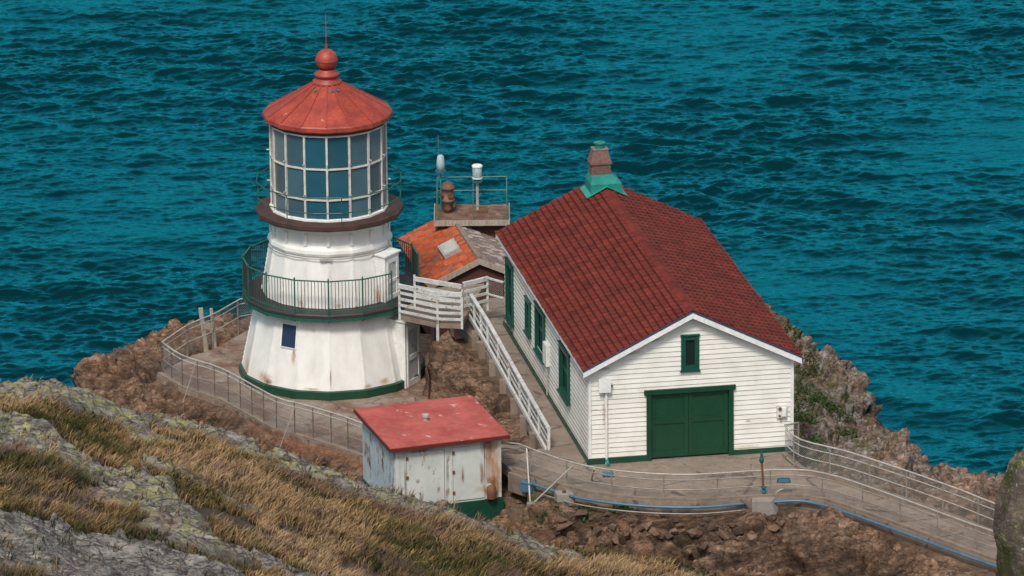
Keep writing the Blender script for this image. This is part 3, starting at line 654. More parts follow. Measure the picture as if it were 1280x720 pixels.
def make_hill():
    X, Y = np.meshgrid(hxs, hys); Z = hill_base(X, Y)
    F2 = np.stack([X.ravel(), Y.ravel(), X.ravel()*0], 1)
    wob = fbm(F2*.8, 4, 61).reshape(X.shape)
    rk = np.zeros(X.shape)
    for b, w in rock_bands: rk = np.maximum(rk, 1-sstep(w*.55, w*1.15, pdist(X, Y, b)+wob*w*.55))
    ea = np.zeros(X.shape)
    for q, r in earth_spots: ea = np.maximum(ea, .8*(1-sstep(r*.1, r*1.2, np.hypot(X-q[0], (Y-q[1])*.5)+wob*1.1)))
    lich = np.zeros(X.shape); 
    for b, w in (rock_bands[0], rock_bands[3], rock_bands[1], rock_bands[4]): lich = np.maximum(lich, 1-sstep(w*.5, w*1.5, pdist(X, Y, b)))
    Z = Z+fbm(F2*.28, 4, 71).reshape(X.shape)*.32
    Pt = np.stack([X, Y, Z], -1).reshape(-1, 3)
    Q = Pt+.3*np.stack([fbm(Pt*.8, 3, 81), fbm(Pt*.8, 3, 82), fbm(Pt*.8, 3, 83)], 1)
    rot = np.array(Matrix.Rotation(-.5, 3, 'Y')@Matrix.Rotation(.4, 3, 'Z')); Q = Q@rot.T
    h1, e1 = blocks(Q/np.array([2.6, 1.2, .9]), 5); h2, e2 = blocks(Q/np.array([1.0, .5, .4]), 15); h3, e3 = blocks(Q/np.array([.4, .22, .2]), 25)
    D = .22+h1*.30+h2*.17+h3*.09-.08*(1-sstep(0, .12, e2))-.03*(1-sstep(0, .12, e3))+fbm(Pt*np.array([1.6, 4.5, 3])*1.2, 5, 91, .6)*.13
    Pt[:, 2] += D*rk.ravel()+(1-rk.ravel())*fbm(F2*1.3, 3, 95)*.13
    soil = (1-rk)*(1-ea)
    cols = np.stack([soil.ravel(), (ea*(1-rk*.5)).ravel(), lich.ravel()], 1)
    structure(npmesh('hillside', Pt, gridF(len(hxs), len(hys)), 'hill ground', True, cols))
    return Pt[:, 2].reshape(X.shape), rk, ea
HLZ, HRK, HEA = make_hill()
def hsamp(A, x, y):
    i = np.clip(np.searchsorted(hxs, x)-1, 0, len(hxs)-2); j = np.clip(np.searchsorted(hys, y)-1, 0, len(hys)-2)
    fx = (x-hxs[i])/(hxs[i+1]-hxs[i]); fy = (y-hys[j])/(hys[j+1]-hys[j])
    return (A[j, i]*(1-fx)+A[j, i+1]*fx)*(1-fy)+(A[j+1, i]*(1-fx)+A[j+1, i+1]*fx)*fy

# grass: bent two-segment blades, in tufts
def blades(name, x, y, z, hgt, c, lean=(.45, .12), wd_=.012, seed=1):
    r = np.random.default_rng(seed); n = len(x)
    a = r.uniform(0, 2*np.pi, n); w = wd_*(.7+.6*r.random(n)); wx, wy = np.cos(a)*w, np.sin(a)*w
    lx = (lean[0]+r.normal(0, .32, n))*hgt; ly = (lean[1]+r.normal(0, .32, n))*hgt
    B = np.stack([x, y, z-.03], 1); s_ = np.stack([wx, wy, wx*0], 1)
    Mm = B+np.stack([lx*.35, ly*.35, hgt*.62], 1); T = B+np.stack([lx, ly, hgt*.92], 1)
    V = np.stack([B-s_, B+s_, Mm-s_*.8, Mm+s_*.8, T], 1).reshape(-1, 3); k = np.arange(n)[:, None]*5
    F = np.concatenate([k+[0, 1, 3], k+[0, 3, 2], k+[2, 3, 4]], 1).reshape(-1, 3)
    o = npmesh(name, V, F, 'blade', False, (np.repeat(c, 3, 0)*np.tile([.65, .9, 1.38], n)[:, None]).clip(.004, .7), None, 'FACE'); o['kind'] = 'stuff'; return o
def pal(t, cs):
    cs = np.array(cs); t = np.clip(t, 0, .9999)*(len(cs)-1); i = t.astype(int); f = (t-i)[:, None]; return cs[i]*(1-f)+cs[i+1]*f
def make_grass():
    r = np.random.default_rng(3); nt = 31000
    tx = r.uniform(-18, 14.5, nt); ty = r.uniform(-57, -27.6, nt)
    rk = hsamp(HRK, tx, ty); ea = hsamp(HEA, tx, ty)
    pn = fbm(np.stack([tx*.5, ty*.5, tx*0], 1), 4, 101); keep = (rk+ea*1.2 < .2+.3*r.random(nt)+.75*(r.random(nt) < .07)) & (pn > -.40+.2*r.random(nt))
    tx, ty, pn = tx[keep], ty[keep], pn[keep]
    nb = 11; x = np.repeat(tx, nb)+r.normal(0, .075, len(tx)*nb); y = np.repeat(ty, nb)+r.normal(0, .075, len(tx)*nb)
    th = np.repeat(r.uniform(.75, 1.25, len(tx)), nb)
    z = hsamp(HLZ, x, y); big = fbm(np.stack([x*.33, y*.33, x*0], 1), 4, 111); fine = np.repeat(r.normal(0, .17, len(tx)), nb)+r.normal(0, .07, len(x))
    t = .5+big*.75+fine
    c = pal(t, [(.022, .034, .009), (.055, .056, .016), (.125, .092, .036), (.225, .155, .074), (.30, .22, .115), (.25, .185, .11)])
    pur = sstep(.02, .45, fbm(np.stack([x*.5+9, y*.5, x*0], 1), 5, 121, .65)+np.repeat(r.normal(0, .13, len(tx)), nb))[:, None]
    c = c*(1-pur*.75)+np.array([.105, .072, .060])*pur*.75
    c = c*np.array([1.06, .97, .95])*(1+r.normal(0, .13, len(c)))[:, None].clip(.6, 1.4)
    hgt = np.clip(.25+.18*fbm(np.stack([x*.6, y*.6, x*0+5], 1), 3, 131)+r.normal(0, .05, len(x)), .1, .7)*th
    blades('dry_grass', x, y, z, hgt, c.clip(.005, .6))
    # low leafy ground cover in the hollows
    n = 54000; x = r.uniform(-18, 14.5, n); y = r.uniform(-57, -27.6, n); q = fbm(np.stack([x*.55+3, y*.55, x*0], 1), 4, 141); k = (q > .04) & (hsamp(HRK, x, y) < .35); x, y = x[k], y[k]
    c = np.array([.036, .044, .013])*(1+r.normal(0, .3, (len(x), 1))).clip(.4, 1.8)
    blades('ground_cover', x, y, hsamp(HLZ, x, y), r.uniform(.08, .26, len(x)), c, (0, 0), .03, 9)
make_grass()

# ------------------------------------------------------------------ pavements
def slab(name, poly, z, th, mat):
    b = MB(); n = len(poly); vs = [(x, y, z-th) for x, y in poly]+[(x, y, z) for x, y in poly]
    from mathutils.geometry import tessellate_polygon
    tris = tessellate_polygon([[Vector((x, y, 0)) for x, y in poly]])
    fs = []
    for t in tris:
        a, c, d = [Vector((*poly[i], 0)) for i in t]
        if (c-a).cross(d-a).z < 0: t = t[::-1]
        fs.append(tuple(i+n for i in t))
    A = sum(poly[i][0]*poly[(i+1) % n][1]-poly[(i+1) % n][0]*poly[i][1] for i in range(n))
    for i in range(n):
        j = (i+1) % n; f = (i, j, j+n, i+n); fs.append(f if A > 0 else f[::-1])
    b._add(vs, fs); return structure(b.build(name, mat))
slab('walkway', walk_poly, PZ, .34, 'concrete')
slab('terrace', terr_poly, 0.0, .32, 'terrace concrete')
b = MB()
for i in range(len(link)-1):
    (a, c), (d, e) = link[i], link[i+1]
    dn = lambda p: (p[0], p[1], p[2]-.3)
    b.hexa([dn(a), dn(c), dn(e), dn(d), a, c, e, d])
structure(b.build('sloping_path', 'concrete'))
def kerb(name, pts, w, h, mat, lift=0):
    b = MB(); pts = [Vector(p) for p in pts]; k = len(pts); L_ = []; Rr = []
    for i in range(k):
        t = (pts[min(i+1, k-1)]-pts[max(i-1, 0)]); t.z = 0; t.normalize(); s = Vector((-t.y, t.x, 0))*w/2; L_.append(pts[i]+s); Rr.append(pts[i]-s)
    vs = []
    for i in range(k):
        vs += [L_[i]+Vector((0, 0, -.1)), L_[i]+Vector((0, 0, h)), Rr[i]+Vector((0, 0, h)), Rr[i]+Vector((0, 0, -.1))]
    fs = [(0, 1, 2, 3), tuple((k-1)*4+j for j in (3, 2, 1, 0))]
    for i in range(k-1):
        for j in range(4): fs.append((i*4+j, (i+1)*4+j, (i+1)*4+(j+1) % 4, i*4+(j+1) % 4))
    b._add(vs, fs); return structure(b.build(name, mat))
def smooth_line(pts, n=4):
    pts = [np.array(p, float) for p in pts]; out = []
    for i in range(len(pts)-1):
        p0, p1, p2, p3 = pts[max(i-1, 0)], pts[i], pts[i+1], pts[min(i+2, len(pts)-1)]
        for k in range(n):
            t = k/n; out.append(.5*(2*p1+(p2-p0)*t+(2*p0-5*p1+4*p2-p3)*t*t+(3*p1-p0-3*p2+p3)*t**3))
    return out+[pts[-1]]
def inset(pts, d):
    out = []
    for i, p in enumerate(pts):
        t = pts[min(i+1, len(pts)-1)]-pts[max(i-1, 0)]; t = t/np.hypot(t[0], t[1]); out.append(np.array([p[0]-t[1]*d, p[1]+t[0]*d, p[2]]))
    return out
kerb('walkway_kerb', inset(front_edge, .09), .14, .09, 'rim concrete')
kerb('walkway_kerb', inset(far_edge[1:], .09), .16, .12, 'rim concrete')
kerb('terrace_kerb', inset(T_front[:7], .10), .16, .06, 'rim concrete')
# a seepage wall of concrete at the left end of the walkway
b = MB(); q0, q1 = front_edge[0], front_edge[1]
t = (q1-q0); nrm = np.array([t[1], -t[0], 0])/np.hypot(t[0], t[1])
b.hexa([q0+nrm*.02-[0, 0, .6], q1+nrm*.02-[0, 0, .6], q1+nrm*.16-[0, 0, .6], q0+nrm*.16-[0, 0, .6]][::-1]+[q0+nrm*.02-[0, 0, .03], q1+nrm*.02-[0, 0, .03], q1+nrm*.16-[0, 0, .03], q0+nrm*.16-[0, 0, .03]][::-1])
structure(b.build('walkway_footing', 'rim concrete'))

# ------------------------------------------------------------------ lighthouse
def tp(r, a, z): return (r*math.sin(R_(a)), -r*math.cos(R_(a)), z)
def lathe_obj(name, prof, mat, par, n=16, smooth=False, cap=(False, False), **k):
    b = MB(); b.lathe(prof, n, cap=cap, **k); return b.build(name, mat, par, smooth)
LT = tag(empty('lighthouse', (0, 0, 0)), 'white sixteen sided lighthouse with a red conical roof over a glazed lantern room', 'lighthouse')
lathe_obj('skirting', [(3.03, -.15), (3.03, .26), (2.9, .29)], 'green paint', LT)
wall = lathe_obj('lower_wall', [(2.96, -.1), (2.93, .28), (2.42, 2.63)], 'tower white', LT)
wall2 = lathe_obj('upper_wall', [(2.24, 2.7), (1.95, 4.42), (1.95, 4.46), (1.99, 4.48), (2.02, 4.56), (2.0, 4.66), (1.93, 4.72), (1.89, 4.80), (1.89, 5.16), (1.97, 5.24), (2.06, 5.36)], 'tower white', LT)
def seams(par, prof, zs):
    b = MB()
    for k in range(16):
        a = k*22.5
        (r0, z0), (r1, z1) = prof
        for s in (-1, 1):   # a folded strip over the corner
            hw = .05; ri = lambda r: r*math.cos(R_(11.25))
            def q(r, z, off, out):
                c = math.cos(R_(a)); s_ = math.sin(R_(a)); t = R_(a+s*11.25)
                ex, ey = s*math.cos(t), s*math.sin(t); nx, ny = math.sin(t), -math.cos(t)
                return (r*s_+ex*off+nx*out, -r*c+ey*off+ny*out, z)
            b.hexa([q(r0, z0, 0, -.01), q(r0, z0, hw, -.01), q(r0, z0, hw, .010), q(r0, z0, 0, .012), q(r1, z1, 0, -.01), q(r1, z1, hw, -.01), q(r1, z1, hw, .010), q(r1, z1, 0, .012)])
            for i in range(zs):
                z = z0+(z1-z0)*(i+.5)/zs; r = r0+(r1-r0)*(i+.5)/zs; p = q(r, z, .028, .010); p2 = q(r, z, .028, .026)
                b.bar(p, p2, .012, 6)
    return b.build('riveted_seams', 'tower white', par)
seams(wall, ((2.93, .30), (2.42, 2.60)), 14); seams(wall2, ((2.235, 2.86), (1.955, 4.40)), 10)
b = MB()
for k in range(16):
    b.beam(tp(1.90, k*22.5, 4.98), tp(1.945, k*22.5, 4.98), .1, .36)
build_each(b, 'cornice_block', 'tower white', wall2)
pts = [tp(2.03-.0*i, a, 4.42) for i, a in enumerate(np.arange(-75, 80, 7.5))]
b = MB(); b.tube([(p[0], p[1], p[2]) for p in pts], .016, 6); cd = b.build('conduit', 'galvanised', wall2)
b = MB(); b.beam(tp(2.02, -8, 4.40), tp(2.02, 3, 4.40), .09, .07); b.build('junction_box', 'galvanised pale', cd)
# the shuttered window of the lower wall
a_h = -30.5; zc = 1.93
def on_wall(a, z, out=0):
    f = (a/22.5) % 1; r = (2.93-(z-.28)*.217)*math.cos(R_(11.25))/math.cos(R_((f-.5)*22.5)); return np.array(tp(r+out, a, z))
b = MB(); b.hexa([on_wall(-36.5, 1.58, -.02), on_wall(-24.7, 1.58, -.02), on_wall(-24.7, 1.58, .03), on_wall(-36.5, 1.58, .03), on_wall(-37.3, 2.27, -.02), on_wall(-24.9, 2.27, -.02), on_wall(-24.9, 2.27, .03), on_wall(-37.3, 2.27, .03)])
hatch = b.build('window', 'blue hatch', LT)
b = MB()
for (a0, z0, a1, z1) in ((-37.2, 1.55, -24.2, 1.55), (-37.9, 2.30, -24.4, 2.30), (-37.0, 1.55, -37.8, 2.30), (-24.3, 1.55, -24.5, 2.30)):
    b.beam(on_wall(a0, z0, .02), on_wall(a1, z1, .02), .04, .03)
b.build('frame', 'white paint', hatch)
# gallery
lathe_obj('gallery_deck', [(2.2, 2.62), (2.78, 2.60), (2.86, 2.64), (2.86, 2.76), (2.82, 2.80), (2.2, 2.82)], 'dark metal', LT)
lathe_obj('deck_rim', [(2.855, 2.58), (2.885, 2.58), (2.885, 2.66), (2.855, 2.66)], 'rail green', LT)
for k in range(16):
    b = MB(); a = k*22.5
    p0, p1, p2 = np.array(tp(2.40, a, 2.58)), np.array(tp(2.66, a, 2.58)), np.array(tp(2.43, a, 2.34)); s_ = np.array([math.cos(R_(a)), math.sin(R_(a)), 0])*.03
    b._add([p0-s_, p1-s_, p2-s_, p0+s_, p1+s_, p2+s_], [(0, 1, 2), (5, 4, 3), (0, 3, 4, 1), (1, 4, 5, 2), (2, 5, 3, 0)]); b.build('bracket', 'white paint', LT)
RG = 2.83
for k in list(range(0, 3))+list(range(4, 16)):
    b = MB(); b.bar(tp(RG, k*22.5, 2.55), tp(RG, k*22.5, 3.98), .028, 6); b.bar(tp(RG, k*22.5, 3.98), tp(RG, k*22.5, 4.03), .03, 6, .008); b.build('railing_post', 'rail green', LT)
rt = MB(); bl = MB()
for k in range(16):
    if k in (2, 3): continue
    a0, a1 = k*22.5, (k+1)*22.5; p, q = np.array(tp(RG, a0, 0)), np.array(tp(RG, a1, 0))
    for z, w, h in ((3.92, .055, .03), (2.93, .04, .025)): rt.beam(p+[0, 0, z], q+[0, 0, z], w, h)
    for i in range(1, 10):
        s_ = p+(q-p)*i/10; bl.bar(s_+[0, 0, 2.94], s_+[0, 0, 3.91], .011, 5)
build_each(rt, 'railing_rail', 'rail green', LT)
bs_ = build_each(bl, 'baluster', 'dark metal', LT)
bs_.sort(key=lambda o: sum(v.co.y for v in o.data.vertices)/len(o.data.vertices))
mb_ = MB()
for o in bs_[100:]:
    mb_._add([v.co[:] for v in o.data.vertices], [tuple(p.vertices) for p in o.data.polygons]); bpy.data.objects.remove(o)
mb_.build('far_balusters', 'dark metal', LT)['kind'] = 'stuff'
# entrance vestibules: one at the foot, one on the gallery
def vestibule(name, a, r0, r1, w, z0, z1, door_side, rise=.12):
    ca, sa = math.cos(R_(a)), math.sin(R_(a)); X = np.array([sa, -ca, 0]); Y = np.array([ca, sa, 0])
    q = lambda d, t, z: X*d+Y*t+np.array([0, 0, z])
    b = MB(); h = w/2
    b.hexa([q(r0, -h, z0), q(r1, -h, z0), q(r1, h, z0), q(r0, h, z0), q(r0, -h, z1+rise), q(r1, -h, z1), q(r1, h, z1), q(r0, h, z1+rise)])
    o = b.build(name, 'white paint', LT)
    b = MB(); b.hexa([q(r0, -h-.05, z1+rise+.005), q(r1+.06, -h-.05, z1+.005), q(r1+.06, h+.05, z1+.005), q(r0, h+.05, z1+rise+.005), q(r0, -h-.05, z1+rise+.05), q(r1+.06, -h-.05, z1+.05), q(r1+.06, h+.05, z1+.05), q(r0, h+.05, z1+rise+.05)])
    b.build('hood', 'white paint', o)
    b = MB(); x = r1; dw = h-.1
    b.hexa([q(x-.02, -dw, z0+.06), q(x+.012, -dw, z0+.06), q(x+.012, dw, z0+.06), q(x-.02, dw, z0+.06), q(x-.02, -dw, z1-.14), q(x+.012, -dw, z1-.14), q(x+.012, dw, z1-.14), q(x-.02, dw, z1-.14)])
    d = b.build('door', 'white rail', o)
    b = MB(); z = z0+.06; H = z1-.14-z
    for t0, t1, u0, u1 in ((-dw, -dw+.09, 0, 1), (dw-.09, dw, 0, 1), (-dw+.09, dw-.09, .0, .10), (-dw+.09, dw-.09, .42, .50), (-dw+.09, dw-.09, .92, 1)):
        b.hexa([q(x+.012, t0, z+H*u0), q(x+.035, t0, z+H*u0), q(x+.035, t1, z+H*u0), q(x+.012, t1, z+H*u0), q(x+.012, t0, z+H*u1), q(x+.035, t0, z+H*u1), q(x+.035, t1, z+H*u1), q(x+.012, t1, z+H*u1)])
    b.build('door_panels', 'white paint', d)
    b = MB(); b.bar(q(x+.03, dw-.06, z+H*.47), q(x+.08, dw-.06, z+H*.47), .025, 8); b.build('handle', 'rust', d)
    return o
vestibule('entrance_porch', 62, 2.2, 2.98, 1.0, -.05, 2.2, 1, .05)
vestibule('gallery_doorway', 58, 1.7, 2.36, .82, 2.82, 4.32, 1, .06)
# lantern gallery
ld = lathe_obj('lantern_deck', [(1.86, 5.30), (2.06, 5.365), (2.36, 5.42), (2.39, 5.46), (2.39, 5.585), (2.36, 5.60), (1.8, 5.62)], 'deck brown', LT)
for k in range(16):
    a = k*22.5+11.25; b = MB(); b.bar(tp(2.33, a, 5.58), tp(2.33, a, 6.16), .018, 6); b.tube([tp(2.33, a, 6.16), tp(2.31, a, 6.40), tp(2.36, a, 6.56)], .018, 6)
    if k % 2 == 0: b.build('lantern_rail_post', 'rail green', LT)
b = MB()
for z, r in ((6.02, 2.33), (6.54, 2.355)):
    ring = [tp(r, k*22.5+11.25, z) for k in range(17)]; b.tube(ring, .018, 6)
build_each(b, 'lantern_rail', 'rail green', LT)
RLn = 1.86; ZR = [5.64, 6.32, 7.34, 8.46]
lathe_obj('lantern_sill', [(1.80, 5.60), (1.93, 5.61), (1.93, 5.67), (1.80, 5.69)], 'white paint', LT)
prng = random.Random(4)
for k in range(16):
    for j in range(3):
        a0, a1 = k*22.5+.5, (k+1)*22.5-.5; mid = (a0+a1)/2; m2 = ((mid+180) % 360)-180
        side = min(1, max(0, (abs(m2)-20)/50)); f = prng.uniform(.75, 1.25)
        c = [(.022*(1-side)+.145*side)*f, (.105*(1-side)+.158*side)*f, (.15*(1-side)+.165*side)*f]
        b = MB(); b.cur = c; e = prng.uniform(-.006, .006)
        b.poly(tp(RLn-.03+e, a0, ZR[j]+.01), tp(RLn-.03-e, a1, ZR[j]+.01), tp(RLn-.03-e*.5, a1, ZR[j+1]-.01), tp(RLn-.03+e*.5, a0, ZR[j+1]-.01)); b.build('pane', 'pane glass', LT)
b = MB()
for k in range(16):
    b.beam(tp(RLn, k*22.5, 5.66), tp(RLn, k*22.5, 8.5), .065, .05, (math.sin(R_(k*22.5)), -math.cos(R_(k*22.5)), 0))
mul = lathe_obj('lantern_frame', [(1.855, 8.46), (1.89, 8.46), (1.89, 8.499), (1.855, 8.499)], 'white paint', LT); build_each(b, 'mullion', 'cream paint', mul); b = MB()
for z in ZR[1:3]+[8.42]:
    for k in range(16): b.beam(tp(RLn+.004, k*22.5, z), tp(RLn+.004, (k+1)*22.5, z), .045, .05)
build_each(b, 'glazing_bar', 'cream paint', mul)
b = MB()
for k in range(16):
    for z in ZR[1:3]: b.bar(tp(RLn, k*22.5, z+.16), tp(RLn+.12, k*22.5, z+.16), .02, 6, .03)
build_each(b, 'grab_handle', 'galvanised pale', mul)
lathe_obj('lantern_core', [(1.72, 5.64), (1.72, 8.5)], 'dark metal', LT)
roof = lathe_obj('lantern_roof', [(1.84, 8.50), (1.95, 8.53), (2.06, 8.60), (2.09, 8.61), (2.09, 8.74), (2.06, 8.78), (1.90, 8.86), (.42, 9.72)], 'roof red', LT)
lathe_obj('soffit', [(1.80, 8.47), (1.93, 8.47), (1.935, 8.524)], 'dark metal', roof)
b = MB()
for k in range(16):
    b.beam(tp(2.05, k*22.5, 8.785), tp(1.90, k*22.5, 8.868), .045, .045); b.beam(tp(1.90, k*22.5, 8.868), tp(.44, k*22.5, 9.715), .045, .045)
build_each(b, 'roof_rib', 'roof rib red', roof)
for a in (-32, 16, 33):
    b = MB(); n_ = Vector(tp(math.sin(R_(30)), a, math.cos(R_(30)))); c_ = Vector(tp(.66, a, 9.585)); b.bar(c_, c_+n_*.03, .055, 10); b.build('roof_vent', 'fitting blue', roof)
lathe_obj('ventilator', [(.40, 9.66), (.47, 9.68), (.47, 9.78), (.36, 9.82), (.33, 9.92), (.40, 9.95), (.40, 10.03), (.27, 10.06), (.24, 10.16)], 'roof rib red', roof, 24, True)
bp_ = [(max(.001, .355*math.sin(t)), 10.46-.355*math.cos(t)) for t in np.linspace(.5, math.pi, 14)]
ball = lathe_obj('ventilator_ball', bp_, 'roof red', LT, 24, True)
lathe_obj('ball_seam', [(.357, 10.43), (.366, 10.44), (.366, 10.48), (.357, 10.49)], 'roof rib red', ball, 24, True)
b = MB(); b.bar((0, 0, 10.78), (0, 0, 11.0), .045, 8, .02); b.bar((0, 0, 11.0), (0, 0, 12.0), .017, 6, .008); b.build('lightning_rod', 'roof rib red', LT)

# ------------------------------------------------------------------ gangway from the gallery to the ramp
GZ = 2.66
g1 = np.array(atz(499.5, 394, GZ)); g2 = np.array(atz(547, 404, GZ)); g3 = np.array(atz(577.5, 405, GZ)); g5 = np.array([4.95, .9, GZ]); g6 = np.array([2.9, .35, GZ])
GW = tag(empty('gangway', (0, 0, 0)), 'white gangway with plank railings between the lighthouse gallery and the ramp', 'bridge')
b = MB(); gp = [g1, g2, g3, g5, g6]; b.prism([(p[0], p[1]) for p in gp], GZ-.16, GZ); b.build('deck', 'rim concrete', GW)
def plank_rail(par, p, q, n, h, posts=True, inner=0):
    p, q = np.array(p), np.array(q); b = MB(); t = (q-p)/np.linalg.norm(q-p); s_ = np.array([t[1], -t[0], 0])*.03
    for i in range(n):
        z = h*(i+1)/n-.05-(.015 if i == n-1 else 0); b.beam(p+s_+[0, 0, z], q+s_+[0, 0, z], .035, .085)
    b.beam(p+[0, 0, h], q+[0, 0, h], .1, .045); build_each(b, 'rail', 'white rail', par)
    return t
def post(par, p, h, w=.07, mat='white rail', z0=-.16):
    b = MB(); b.box(p[0]-w/2, p[0]+w/2, p[1]-w/2, p[1]+w/2, p[2]+z0, p[2]+h); b.build('post', mat, par)
plank_rail(GW, g1, g2, 5, 1.02); plank_rail(GW, g2, g3, 5, 1.02); r1, r2, r3 = [np.array(atz(x, y, GZ+1.0))-[0, 0, 1.0] for x, y in ((518, 346), (577, 356), (579, 352))]; r4 = np.array(atz(609, 346.5, GZ+.95))-[0, 0, .95]; r5 = hp(-.08, L-.1, GZ-ZH)
plank_rail(GW, r1, r2, 4, .98); plank_rail(GW, r3, r4, 4, .95)
b = MB(); b.beam(r4+[0, 0, .93], r5+[0, 0, .93], .08, .05); b.beam(r4+[0, 0, .4], r5+[0, 0, .4], .05, .05); build_each(b, 'rail', 'white rail', GW)
for p in (g1, g2, g3, r1, r4): post(GW, p, 1.06 if p is not r4 else .98)
zg_ = float(hz(g2[0], g2[1])); b = MB(); b.box(g2[0]-.045, g2[0]+.045, g2[1]-.045, g2[1]+.045, min(zg_-.1, 2.0), GZ-.16); build_each(b, 'support_leg', 'white rail', GW)
b = MB(); b.box(g2[0]+.4, g2[0]+.5, g2[1]+.5, g2[1]+.6, -.3, GZ-.16); b.box(g6[0]+.3, g6[0]+.4, g6[1]-.3, g6[1]-.2, -.3, GZ-.16); build_each(b, 'support_leg', 'white rail', GW)
b = MB(); b.beam(g3+[0, 0, .55], g3+(g5-g3)*.0+[.02, .38, .55], .03, .98); b.build('end_panel', 'white rail', GW)
# ramp handrail on stepped concrete footings
RR = tag(empty('ramp_handrail', (0, 0, 0)), 'long white handrail with a broad flat cap beside the ramp, above brown rock', 'railing')
pr = [np.array([p[0], p[1], PZ]) for p in ramp_rail]; pr[-1][2] = PZ+.42; pr[-2][2] = PZ+.26; pr[-3][2] = PZ+.08
line = []
for i in range(3):
    for k in range(6): line.append(pr[i]+(pr[i+1]-pr[i])*k/6)
line.append(pr[3])
b = MB(); b2 = MB()
for p, q in zip(line[:-1], line[1:]):
    b.beam(p+[0, 0, .66], q+[0, 0, .66], .12, .045); b2.beam(p+[0, 0, .55], q+[0, 0, .55], .03, .06); b2.beam(p+[0, 0, .14], q+[0, 0, .14], .03, .07); b2.beam(p+[0, 0, .34], q+[0, 0, .34], .03, .04)
cap = b.build('cap_rail', 'white rail', RR); build_each(b2, 'rail', 'white rail', RR)

def mesh_sheet(par, pts, h0, h1, name='wire_mesh'):
    me = bpy.data.meshes.new(name); V = []; F = []; UV = []; s_ = 0
    for i, p in enumerate(pts):
        if i: s_ += float(np.linalg.norm(np.array(pts[i])-np.array(pts[i-1])))
        V += [(p[0], p[1], p[2]+h0), (p[0], p[1], p[2]+h1)]; UV += [(s_, h0), (s_, h1)]
    for i in range(len(pts)-1): F.append((i*2, i*2+2, i*2+3, i*2+1))
    me.from_pydata(V, [], F); uv = me.uv_layers.new()
    for l in me.loops: uv.data[l.index].uv = UV[l.vertex_index]
    me.materials.append(MATS['wire mesh']); o = bpy.data.objects.new(name, me); col.objects.link(o); o.parent = par; return o
mesh_sheet(GW, [r4, r5], .02, .9)
mesh_sheet(RR, line, .1, .62)
for i in range(0, len(line), 2):
    post(RR, line[i], .635, .085, z0=-.2)
    if i < len(line)-3:
        b = MB(); p = line[i]; a = -.27
        b.box(p[0]-.30, p[0]-.08, p[1]-.13, p[1]+.13, PZ-.75, p[2]-.02); b.build('footing', 'rim concrete', RR)
b = MB()
for i in range(len(line)-1):
    p, q = line[i], line[i+1]; b.beam(p+[-.1, 0, .0], q+[-.1, 0, .0], .07, .14)
b.build('base_rail', 'white rail', RR)

# ------------------------------------------------------------------ the white house
HS = tag(empty('white_house', tuple(HO), PSI), 'white clapboard building with a dark red shingled roof and green double doors', 'house')
def boards(name, width, zt, openings, par, axis, exp=.152):
    """lapped boards on a wall face; axis 0: front (along u), 1: left side (along v, facing -u); zt(t) gives the wall top at t"""
    b = MB(); sh = MB(); zs = np.arange(.0, HR+exp, exp)
    def put(t0, t1, z0, z1, t0b=None, t1b=None):
        t0b = t0 if t0b is None else t0b; t1b = t1 if t1b is None else t1b; o1, o0 = (.030, .004) if axis == 0 else (.015, .003); j = random.uniform(-.003, .003)
        if axis == 0: q = lambda t, d, z: (t, -d, z)
        else: q = lambda t, d, z: (-d, t, z)
        zg = z0+(.007 if axis == 0 else .042); A, B_, C_, D_ = q(t0, o1+j, zg), q(t1, o1+j, zg), q(t1b, o0, z1), q(t0b, o0, z1); E_, F_ = q(t0, -.012, zg), q(t1, -.012, zg)
        if axis == 0: b.poly(A, B_, C_, D_); b.poly(E_, F_, B_, A)
        else: b.poly(B_, A, D_, C_); b.poly(F_, E_, A, B_)
        S = [q(t0, .001, z0-.02), q(t1, .001, z0-.02), q(t1, .001, zg+.015), q(t0, .001, zg+.015)]; sh.poly(*(S if axis == 0 else S[::-1]))  # dark strip in the groove, standing in for the lap shadow
    for z0 in zs:
        z1 = z0+exp
        if axis == 0:
            if z0 >= HR-.12: continue
            lo = max(0, (z0-HW)/((HR-HW)/(W/2))); lo1 = max(0, (z1-HW)/((HR-HW)/(W/2))); segs = [(lo, W-lo, min(lo1, W/2), max(W-lo1, W/2))]
        else:
            if z0 >= HW-.02: continue
            z1 = min(z1, HW); segs = [(0, width, 0, width)]
        for (a, c, a1, c1) in segs:
            cuts = [(o0, o1) for (o0, o1, y0, y1) in openings if min(z1, y1)-max(z0, y0) > .5*exp]
            cur, cur1 = a, a1
            for (o0, o1) in sorted(cuts): put(cur, o0, z0, z1, cur1, o0); cur = cur1 = o1
            # break long runs into separate boards
            xs = [cur]+sorted(random.uniform(cur+.6, c-.6) for _ in range(max(0, int((c-cur)/4.5))))+[c] if c-cur > 2 else [cur, c]
            for i in range(len(xs)-1):
                put(xs[i]+(.003 if i else 0), xs[i+1]-.003, z0, z1, cur1 if i == 0 else xs[i]+.003, c1 if i == len(xs)-2 else xs[i+1]-.003)
    o = b.build(name, 'clapboard', par); sh.build('board_lap_shade', 'dark metal', o); return o
DOOR = (1.86, 4.26, 0, 2.06); GWIN = (2.86, 3.27, 2.78, 3.77)
boards('front_wall', W, None, [DOOR, GWIN], HS, 0)
LWIN = [(3.08, 4.44, .98, 2.32), (7.12, 8.45, 1.02, 2.36), (9.52, 10.14, 1.10, 2.02), (12.56, 13.56, .5, 2.26)]
boards('side_wall', L, None, LWIN, HS, 1)
